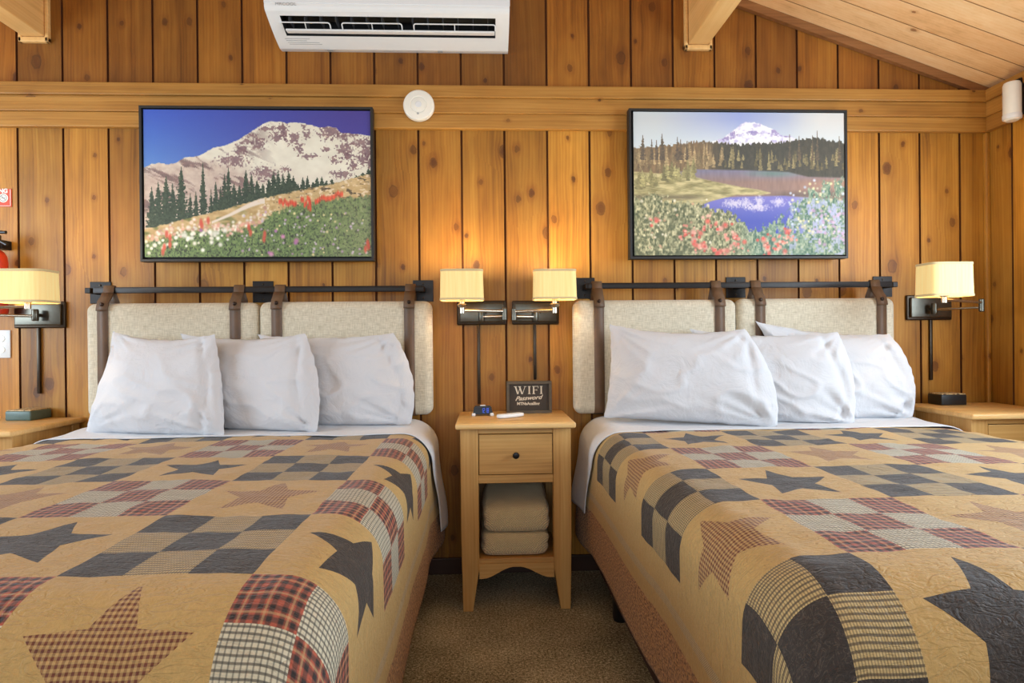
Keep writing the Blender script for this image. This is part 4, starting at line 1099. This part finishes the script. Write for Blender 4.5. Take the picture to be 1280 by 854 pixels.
def print_wildflowers():
    p = Paint(179, 137, 465, 321); X, Y = p.X, p.Y
    sky = p.lerp(C(42, 82, 190), C(58, 46, 138), (X - 190) / 250); sky = p.lerp(sky, p.lerp(C(84, 132, 202), C(62, 60, 160), (X - 190) / 230), (Y - 137) / 75)
    p.im = sky
    ridge = [(179, 209), (186, 205), (198, 203), (210, 205), (218, 203), (228, 197), (240, 195), (250, 193), (258, 188), (266, 184), (275, 182), (283, 180), (290, 177), (300, 172), (308, 167), (316, 161), (324, 157), (331, 152), (338, 150), (350, 151), (358, 152.5), (366, 151.5), (376, 152), (386, 154), (394, 156), (402, 158), (408, 156.5), (416, 157), (421, 158), (426, 164), (434, 165), (446, 165.5), (456, 167), (465, 168)]
    mt = p.below(ridge, .8, (p.n(3, 3, 2, 1) - .5) * 2)
    base = p.lerp(C(214, 208, 190), C(238, 234, 216), p.n(10, 14, 3, 2))
    low = p.lerp(C(176, 152, 142), C(212, 198, 182), p.n(5, 6, 3, 3))
    lf = np.clip((Y - (np.interp(X[0], [179, 250, 320, 465], [198, 192, 204, 216])[None])) / 18 + (p.n(12, 16, 3, 4) - .5) * 1.6, 0, 1)
    base = p.lerp(base, low, lf * np.clip((350 - X) / 60, .25, 1))
    # diagonal rock bands
    D = vnoise(p.h + 120, p.w + 120, 9, 26, 4, 11); sh = (np.arange(p.w) * .42).astype(int)
    diag = np.stack([np.roll(D[:, j], sh[j])[:p.h] for j in range(p.w)], 1)
    rock = p.lerp(C(126, 92, 90), C(86, 70, 74), p.n(4, 5, 2, 5))
    k = np.clip((diag - .55) * 9, 0, 1) * np.clip((330 - X) / 60 + .25, 0, .8)
    p.put(mt, base); p.put(mt * k, rock)
    blobs = [(334, 160, 9, 3), (354, 163, 6, 8), (367, 172, 7, 7), (346, 170, 9, 5), (352, 158, 4, 4), (384, 167, 5, 5), (380, 157, 3, 3), (413, 164, 14, 7), (428, 168, 9, 4), (322, 178, 7, 7), (300, 186, 7, 6), (374, 185, 6, 5), (386, 194, 9, 3), (432, 184, 9, 8), (437, 194, 7, 4), (455, 177, 12, 6), (460, 188, 9, 6), (452, 198, 9, 7), (443, 204, 7, 6), (464, 200, 6, 8), (408, 185, 5, 3), (419, 199, 6, 4), (427, 217, 12, 4), (356, 210, 6, 3), (330, 216, 14, 8), (307, 176, 5, 3), (290, 200, 16, 6), (312, 168, 6, 2), (440, 167, 10, 2.5)]
    rough = (p.n(2.0, 2.0, 2, 8) - .5) * 2.6
    for (x, y, a, b) in blobs:
        m = np.clip(1.15 - np.hypot((X - x) / a, (Y - y) / b) + rough, 0, 1)
        p.put(mt * np.clip(m * 2.0, 0, .8), p.lerp(C(96, 68, 84), C(140, 106, 106), p.n(3, 3, 2, 6)))
    # hill side, path, meadow
    hill = [(179, 285), (215, 277), (250, 268), (285, 259), (320, 249), (345, 243), (380, 236), (410, 230), (440, 222), (465, 216)]
    g = p.lerp(C(168, 136, 84), C(222, 196, 148), p.n(4, 7, 3, 20)); g = p.lerp(g, C(110, 116, 64), np.clip((p.n(6, 14, 2, 21) - .55) * 5, 0, 1) * np.clip((330 - X) / 60, 0, 1))
    hm = p.below(hill, 1.2, (p.n(3, 4, 2, 22) - .5) * 3)
    # trees stand along the hill line
    dk1, dk2 = C(28, 46, 36), C(66, 84, 62)
    T = [(188, 232, 282, 9), (196, 226, 282, 10), (206, 219, 280, 12), (214, 228, 278, 10), (225, 207, 277, 12), (236, 240, 270, 5), (243, 238, 268, 5), (252, 202, 266, 6.5), (262, 235, 264, 4), (268, 226, 262, 6), (274, 232, 262, 5), (279, 216, 260, 7), (284, 208, 260, 8), (291, 228, 258, 9), (298, 230, 256, 8), (306, 211, 254, 8), (313, 216, 252, 8), (320, 224, 250, 8), (327, 228, 248, 8), (335, 222, 246, 8), (341, 212, 245, 8), (347, 211, 244, 7), (353, 215, 243, 7), (360, 212, 242, 8), (366, 218, 240, 7), (372, 228, 238, 6), (378, 220, 237, 6), (384, 218, 236, 5), (391, 226, 234, 6), (396, 220, 233, 6), (402, 219, 232, 5), (408, 224, 231, 5), (415, 222, 229, 5), (424, 226, 228, 4), (446, 217, 224, 8), (454, 214, 221, 9), (462, 209, 219, 8)]
    for k, (x, t, b, w) in enumerate(T): p.conifer(x, t, b + 2, w * .95, dk1, dk2, 100 + k)
    p.put(hm, g)
    path = p.below([(262, 276), (285, 266), (300, 258), (312, 252), (325, 247)], 1.5) - p.below([(262, 279), (285, 270), (300, 263), (312, 258), (325, 254)], 1.5)
    p.put(np.clip(path, 0, 1) * (X > 262) * (X < 330), C(226, 212, 196))
    rocks = np.clip((p.n(2.5, 4, 2, 23) - .58) * 8, 0, 1) * (X > 320) * hm
    p.put(rocks, C(226, 206, 172)); p.put(np.clip((p.n(3, 5, 2, 24) - .66) * 9, 0, 1) * (X > 340) * hm, C(92, 76, 54))
    mead = [(179, 302), (215, 292), (250, 286), (290, 288), (318, 280), (340, 266), (360, 258), (390, 252), (420, 247), (465, 243)]
    mm = p.below(mead, 3, (p.n(3, 3, 2, 30) - .5) * 9)
    ga = p.lerp(C(70, 92, 52), C(140, 164, 98), p.n(2.4, 2.0, 2, 31)); ga = p.lerp(ga, C(52, 62, 44), np.clip((p.n(2.2, 1.6, 2, 32) - .58) * 6, 0, 1)); ga = p.lerp(ga, C(150, 150, 118), np.clip((X - 370) / 120, 0, 1) * p.n(2, 2, 2, 33))
    p.put(mm, ga)
    r = rng
    band = [(x, np.interp(x, *zip(*mead)) - 5 + r.normal(0, 5)) for x in r.uniform(180, 335, 150)]
    p.dots(band, 2.0, [C(234, 222, 206), C(222, 190, 168), C(214, 160, 140), C(238, 232, 216), C(196, 150, 130)])
    p.dots([(x, np.interp(x, *zip(*mead)) + 2 + abs(r.normal(0, 10))) for x in r.uniform(182, 300, 34)], 2.2, [C(240, 238, 224), C(236, 230, 214)])
    p.dots([(228, 293), (233, 297), (262, 302), (273, 305), (270, 297), (279, 287), (260, 289), (266, 291)], 3.2, [C(244, 242, 228)])
    p.dots([(x, y) for x, y in zip(r.uniform(300, 460, 90), r.uniform(262, 318, 90))], 1.4, [C(196, 176, 196), C(206, 196, 204), C(222, 206, 150), C(180, 150, 176)])
    red = [(348 + k * 2.3, 252 + r.normal(0, 2.4)) for k in range(10)] + [(376 + k * 2, 252 + r.normal(0, 2.5)) for k in range(6)] + [(386 + r.normal(0, 2), 255 + r.normal(0, 2.5)) for k in range(5)] + [(394 + k * 2.6, 250 - k * .7 + r.normal(0, 1.5)) for k in range(14)]
    for x, y in red: p.put(np.clip(1.5 - np.hypot((X - x) / 1.2, (Y - y) / 3.4), 0, 1), C(214, 70, 44) * (.9 + .2 * r.random()))
    for x, y in [(206, 292), (210, 296), (203, 308), (201, 314), (210, 305), (249, 277), (250, 281), (258, 275), (309, 283), (311, 290), (329, 292), (328, 298), (460, 303), (461, 308), (457, 311)]: p.put(np.clip(1.6 - np.hypot((X - x) / 1.8, (Y - y) / 4.2), 0, 1) * .9, C(206, 84, 62))
    p.dots([(334, 315), (337, 317), (368, 303), (369, 300), (249, 287), (352, 295), (343, 288)], 2.6, [C(170, 110, 170), C(196, 130, 170)])
    return p.im
def print_lake():
    p = Paint(792, 140, 1057, 319); X, Y = p.X, p.Y
    sky = p.lerp(C(198, 204, 206), C(152, 166, 216), 1 - np.abs(X - 925) / 105); sky = p.lerp(sky, C(214, 214, 212), (X - 985) / 40); sky = p.lerp(sky, C(212, 222, 226), (Y - 148) / 34)
    p.im = sky
    rg = [(880, 181), (888, 177), (896, 174), (903, 172), (908, 168), (914, 164), (920, 159), (926, 154), (932, 151.5), (942, 152), (952, 154), (960, 158), (968, 161), (976, 168), (988, 169), (1000, 175), (1010, 179)]
    mt = p.below(rg, .8, (p.n(3, 3, 2, 41) - .5) * 1.6) * (X > 880) * (X < 1010)
    sn = p.lerp(C(246, 246, 248), C(198, 192, 226), np.clip((p.n(4, 5, 3, 42) - .45) * 4, 0, 1))
    p.put(mt, sn)
    for (x, y, a, b) in [(968, 164, 6, 5), (941, 165, 6, 3), (905, 172, 8, 3), (915, 168, 5, 4), (984, 168, 7, 2)]:
        p.put(mt * np.clip(1.3 - np.hypot((X - x) / a, (Y - y) / b) + (p.n(2, 2, 2, 43) - .5) * 2, 0, .8), C(142, 126, 182))
    tl = [(792, 184), (810, 184), (830, 182), (850, 179), (870, 176), (900, 177), (925, 180), (950, 178), (980, 176), (1000, 173), (1020, 170), (1035, 174), (1057, 176)]
    tm = p.below(tl, 1.5, (p.n(3, 1.6, 1, 44) - .5) * 5)
    left = np.clip((905 - X) / 30, 0, 1)
    tc = p.lerp(p.lerp(C(82, 78, 66), C(58, 60, 54), p.n(5, 2, 2, 45)), p.lerp(C(150, 122, 88), C(98, 84, 64), p.n(7, 2, 2, 46)), left)
    p.put(tm, tc)
    r = rng
    for k in range(105):
        x = r.uniform(793, 1056) if k < 70 else r.uniform(793, 905); lf = x < 905
        base = r.uniform(198, 213); top = base - r.uniform(14, 30) if lf else base - r.uniform(8, 24)
        top = max(top, np.interp(x, *zip(*tl)) + (0 if lf else 2))
        c = (C(204, 176, 128) if lf else C(160, 146, 104)) * r.uniform(.7, 1.1)
        p.conifer(x, top, base, r.uniform(1.6, 3.2), c, c * .72, 300 + k)
    for x, t, w in [(803, 168, 3), (814, 173, 2), (820, 174, 2), (827, 166, 3), (846, 170, 2.4), (850, 173, 2.4), (858, 175, 2), (999, 168, 2), (1022, 161, 1.8), (1016, 167, 1.4), (1050, 168, 2), (987, 166, 1.6)]: p.conifer(x, t, 200, w * 1.5, C(116, 98, 78), C(84, 76, 64), 400 + int(x))
    # lake, far side in mist
    lake = p.below([(792, 222), (850, 214), (870, 211), (930, 212), (985, 214), (1010, 220), (1057, 221)], 2.0)
    lk = p.lerp(C(128, 124, 146), C(150, 122, 112), (Y - 213) / 14); lk = p.lerp(lk, C(108, 134, 128), np.clip(1 - np.hypot((X - 965) / 45, (Y - 216) / 6), 0, 1)); lk = p.lerp(lk, C(170, 132, 116), np.clip((X - 985) / 50, 0, 1) * np.clip(1 - np.abs(Y - 229) / 9, 0, 1))
    lk = p.lerp(lk, C(112, 96, 90), np.clip(1 - np.abs(Y - 243) / 7, 0, 1) * np.clip((X - 950) / 30, 0, 1)); lk = lk * (.95 + .1 * p.n(8, 2, 1, 47))[..., None]
    p.put(lake, lk)
    # blue water with the mountain mirrored
    wat = p.below([(870, 254), (890, 250), (905, 246), (930, 245), (980, 244), (1057, 250)], 2)
    wc = p.lerp(C(124, 122, 196), C(76, 88, 178), (Y - 250) / 26); wc = p.lerp(wc, C(168, 176, 206), np.clip((X - 985) / 30, 0, 1))
    p.put(wat, wc)
    for (x, y, a, b) in [(946, 259, 14, 4), (948, 252, 5, 8), (930, 253, 9, 5), (972, 252, 8, 5), (915, 254, 12, 5)]: p.put(np.clip(1.3 - np.hypot((X - x) / a, (Y - y) / b) + (p.n(2, 1.6, 2, 48) - .5) * 1.5, 0, .85), C(222, 214, 226))
    # sandbar and meadow
    sb = p.below([(792, 214), (830, 217), (860, 219), (890, 226), (920, 232), (950, 237), (962, 240)], 1.5) * (1 - p.below([(792, 262), (870, 258), (890, 250), (920, 243), (950, 243), (963, 241)], 1.5)) * (X < 963)
    sc = p.lerp(C(208, 194, 142), C(138, 130, 86), np.clip((p.n(3, 12, 3, 49) - .3) * 2, 0, 1)); sc = p.lerp(sc, C(122, 112, 84), np.clip(1 - np.abs(Y - 246) / 5, 0, 1) * np.clip((890 - X) / 30, 0, 1))
    p.put(sb, sc)
    for k in range(46):
        x = r.uniform(793, 868); b0 = np.interp(x, [792, 868], [234, 218]) + r.normal(0, 3); c = C(190, 180, 122) * r.uniform(.72, 1.12)
        p.conifer(x, b0 - r.uniform(8, 24), b0, r.uniform(2.5, 5), c, c * .74, 600 + k)
    # bushes in front
    fr = p.below([(792, 246), (820, 244), (850, 252), (880, 256), (892, 262), (915, 268), (928, 280), (945, 288), (960, 280), (978, 268), (992, 254), (1004, 244), (1014, 238), (1026, 228), (1040, 226), (1057, 222)], 3, (p.n(5, 3, 3, 50) - .5) * 22)
    fc = p.lerp(C(80, 88, 60), C(212, 204, 160), np.clip((p.n(3.2, 2, 2, 51) - .2) * 1.6, 0, 1)); fc2 = p.lerp(C(68, 108, 92), C(190, 198, 170), np.clip((p.n(3.2, 2, 2, 52) - .2) * 1.5, 0, 1))
    fc = p.lerp(fc, fc2, np.clip((X - 910) / 40, 0, 1)); fc = p.lerp(fc, C(90, 96, 68), np.clip((p.n(7, 7, 2, 53) - .5) * 4, 0, .8) * np.clip((Y - 262) / 20, 0, 1) * np.clip((880 - X) / 30, 0, 1))
    p.put(fr * np.where((X > 968) & (Y < 292), np.clip((p.n(7, 4, 3, 57) - .34) * 6, 0, 1), 1), fc)
    p.put(np.clip((p.n(4, 4, 2, 54) - .56) * 6, 0, .75) * (X > 985) * np.clip((Y - 246) / 8, 0, 1), C(164, 172, 206))
    p.dots([(x, y) for x, y in zip(r.uniform(985, 1056, 60), r.uniform(224, 290, 60))], 1.6, [C(222, 212, 160), C(206, 200, 170), C(196, 206, 226)])
    p.dots([(x, y) for x, y in zip(r.uniform(1015, 1056, 40), r.uniform(262, 306, 40))], 1.8, [C(178, 150, 186), C(196, 170, 200)])
    p.dots([(x, y) for x, y in zip(r.uniform(796, 920, 60), r.uniform(248, 312, 60))], 1.5, [C(214, 206, 166), C(198, 160, 128), C(222, 214, 190)])
    R1 = [(849, 296), (855, 292), (854, 288), (865, 290), (874, 291), (878, 286), (883, 276), (866, 299), (868, 306), (873, 307), (877, 306), (880, 309), (820, 275), (818, 273), (893, 280), (900, 285), (905, 281), (908, 298), (917, 294), (922, 298), (899, 314), (907, 313), (895, 316), (912, 307), (921, 305), (953, 299), (956, 306), (958, 311), (960, 316), (966, 299), (971, 305), (974, 309), (977, 302), (984, 296), (983, 289), (988, 299), (980, 314), (892, 312), (929, 302)]
    p.dots(R1, 3.1, [C(216, 112, 98), C(222, 132, 116), C(214, 108, 90), C(228, 162, 146)])
    p.dots([(x + r.normal(0, 4), y + r.normal(0, 4)) for x, y in R1 * 3], 1.7, [C(238, 180, 160), C(216, 92, 82), C(232, 142, 126)])
    return p.im
def hang(px, img, label):
    (x0, y0, x1, y1), inner = px
    yf, yb2 = 2.762, 2.804
    a, b = W(x0, y0, yf), W(x1, y1, yf); ia, ib = W(inner[0], inner[1], yf + .006), W(inner[2], inner[3], yf + .006)
    t = thing('framed_picture', label, 'picture', ((a.x + b.x) / 2, yb2, (a.z + b.z) / 2), 'framed landscape prints')
    fw = .011; m = MB()
    m.box(a.x, b.x, yf, yb2, a.z - fw, a.z, .001); m.box(a.x, b.x, yf, yb2, b.z, b.z + fw, .001); m.box(a.x, a.x + fw, yf, yb2, b.z + fw, a.z - fw, .001); m.box(b.x - fw, b.x, yf, yb2, b.z + fw, a.z - fw, .001)
    m.box(a.x + .002, b.x - .002, yb2 - .006, yb2 - .001, b.z + .002, a.z - .002)
    obj('frame', m, M_frame, t)
    h, w = img.shape[:2]
    xs = np.linspace(ia.x, ib.x, w + 1); zs = np.linspace(ia.z, ib.z, h + 1); yc = yf + .006
    XX, ZZ = np.meshgrid(xs, zs); nv = XX.size
    co = np.stack([XX.ravel(), np.full(nv, yc), ZZ.ravel()], 1)
    I = np.arange(h)[:, None] * (w + 1) + np.arange(w)[None]
    F = np.stack([I, I + (w + 1), I + w + 2, I + 1], -1).reshape(-1, 4)
    # sides and back give the canvas its depth
    back = co[[0, w, h * (w + 1) + w, h * (w + 1)]].copy(); back[:, 1] = yb2 - .006
    cor = [0, w, h * (w + 1) + w, h * (w + 1)]
    top = list(range(0, w + 1)); bot = [h * (w + 1) + k for k in range(w + 1)]; lef = [k * (w + 1) for k in range(h + 1)]; rig = [k * (w + 1) + w for k in range(h + 1)]
    faces = F.tolist(); B = [nv, nv + 1, nv + 2, nv + 3]
    faces += [top + [B[1], B[0]], bot[::-1] + [B[3], B[2]], lef[::-1] + [B[0], B[3]], rig + [B[2], B[1]], [B[0], B[1], B[2], B[3]]]
    co = np.concatenate([co, back]) - np.array([t.location.x, t.location.y, t.location.z])
    me = bpy.data.meshes.new('canvas'); me.from_pydata(co.tolist(), [], faces)
    at = me.color_attributes.new('print', 'FLOAT_COLOR', 'CORNER')
    nl = len(me.loops); colr = np.ones((nl, 4)); q = np.clip(img.reshape(-1, 3) / 255.0, 0, 1); q = np.where(q <= .04045, q / 12.92, ((q + .055) / 1.055) ** 2.4)
    colr[:, :3] = .05; colr[:len(F) * 4, :3] = np.repeat(q, 4, 0)
    at.data.foreach_set('color', colr.ravel())
    me.materials.append(M_print)
    o = bpy.data.objects.new('canvas', me); COL.objects.link(o); o.parent = t
    return t
hang(((173, 131.5, 467.5, 326), (179, 136.8, 464.3, 320.8)), print_wildflowers(), 'framed print of a snowy mountain above a wildflower meadow')
hang(((786, 135.2, 1060.5, 322.8), (791.5, 139.7, 1056.5, 318.5)), print_lake(), 'framed print of a lake below a distant snowy mountain')

# ------------------------------------------------------------------ light
def area(name, loc, rot, sx, sy, e, col):
    l = bpy.data.lights.new(name, 'AREA'); l.shape = 'RECTANGLE'; l.size = sx; l.size_y = sy; l.energy = e; l.color = col
    o = bpy.data.objects.new(name, l); COL.objects.link(o); o.location = loc; o.rotation_euler = rot; return o
DAY = (.70, .86, 1.0)
area('daylight_side_window', (XR - .03, (WIN_R[0] + WIN_R[1]) / 2, (WIN_R[2] + WIN_R[3]) / 2), (0, PI / 2, 0), WIN_R[3] - WIN_R[2], WIN_R[1] - WIN_R[0], E_R, DAY)
area('daylight_far_window', (XL + .03, (WIN_L[0] + WIN_L[1]) / 2, (WIN_L[2] + WIN_L[3]) / 2), (0, -PI / 2, 0), WIN_L[3] - WIN_L[2], WIN_L[1] - WIN_L[0], E_L, DAY)
area('added_front_fill', ((fx0 + fx1) / 2, YF + .02, (fz0 + fz1) / 2), (PI / 2, 0, 0), fx1 - fx0, fz1 - fz0, E_F, (.74, .88, 1.0))  # added fill light at the unseen opening behind the camera
w = bpy.data.worlds.new('World'); scene.world = w; w.use_nodes = True
bg = w.node_tree.nodes['Background']; st = w.node_tree.nodes.new('ShaderNodeTexSky'); st.sky_type = 'HOSEK_WILKIE'
st.sun_direction = (.2, -.6, .78); st.turbidity = 3.0
w.node_tree.links.new(st.outputs[0], bg.inputs[0]); bg.inputs[1].default_value = 2.0
vs = scene.view_settings; vs.view_transform = 'Standard'; vs.look = 'None'; vs.gamma = 1.0; vs.use_curve_mapping = False; vs.exposure = EXPO
scene.cycles.use_denoising = True; scene.cycles.max_bounces = 8; scene.cycles.diffuse_bounces = 5; scene.cycles.sample_clamp_indirect = 6
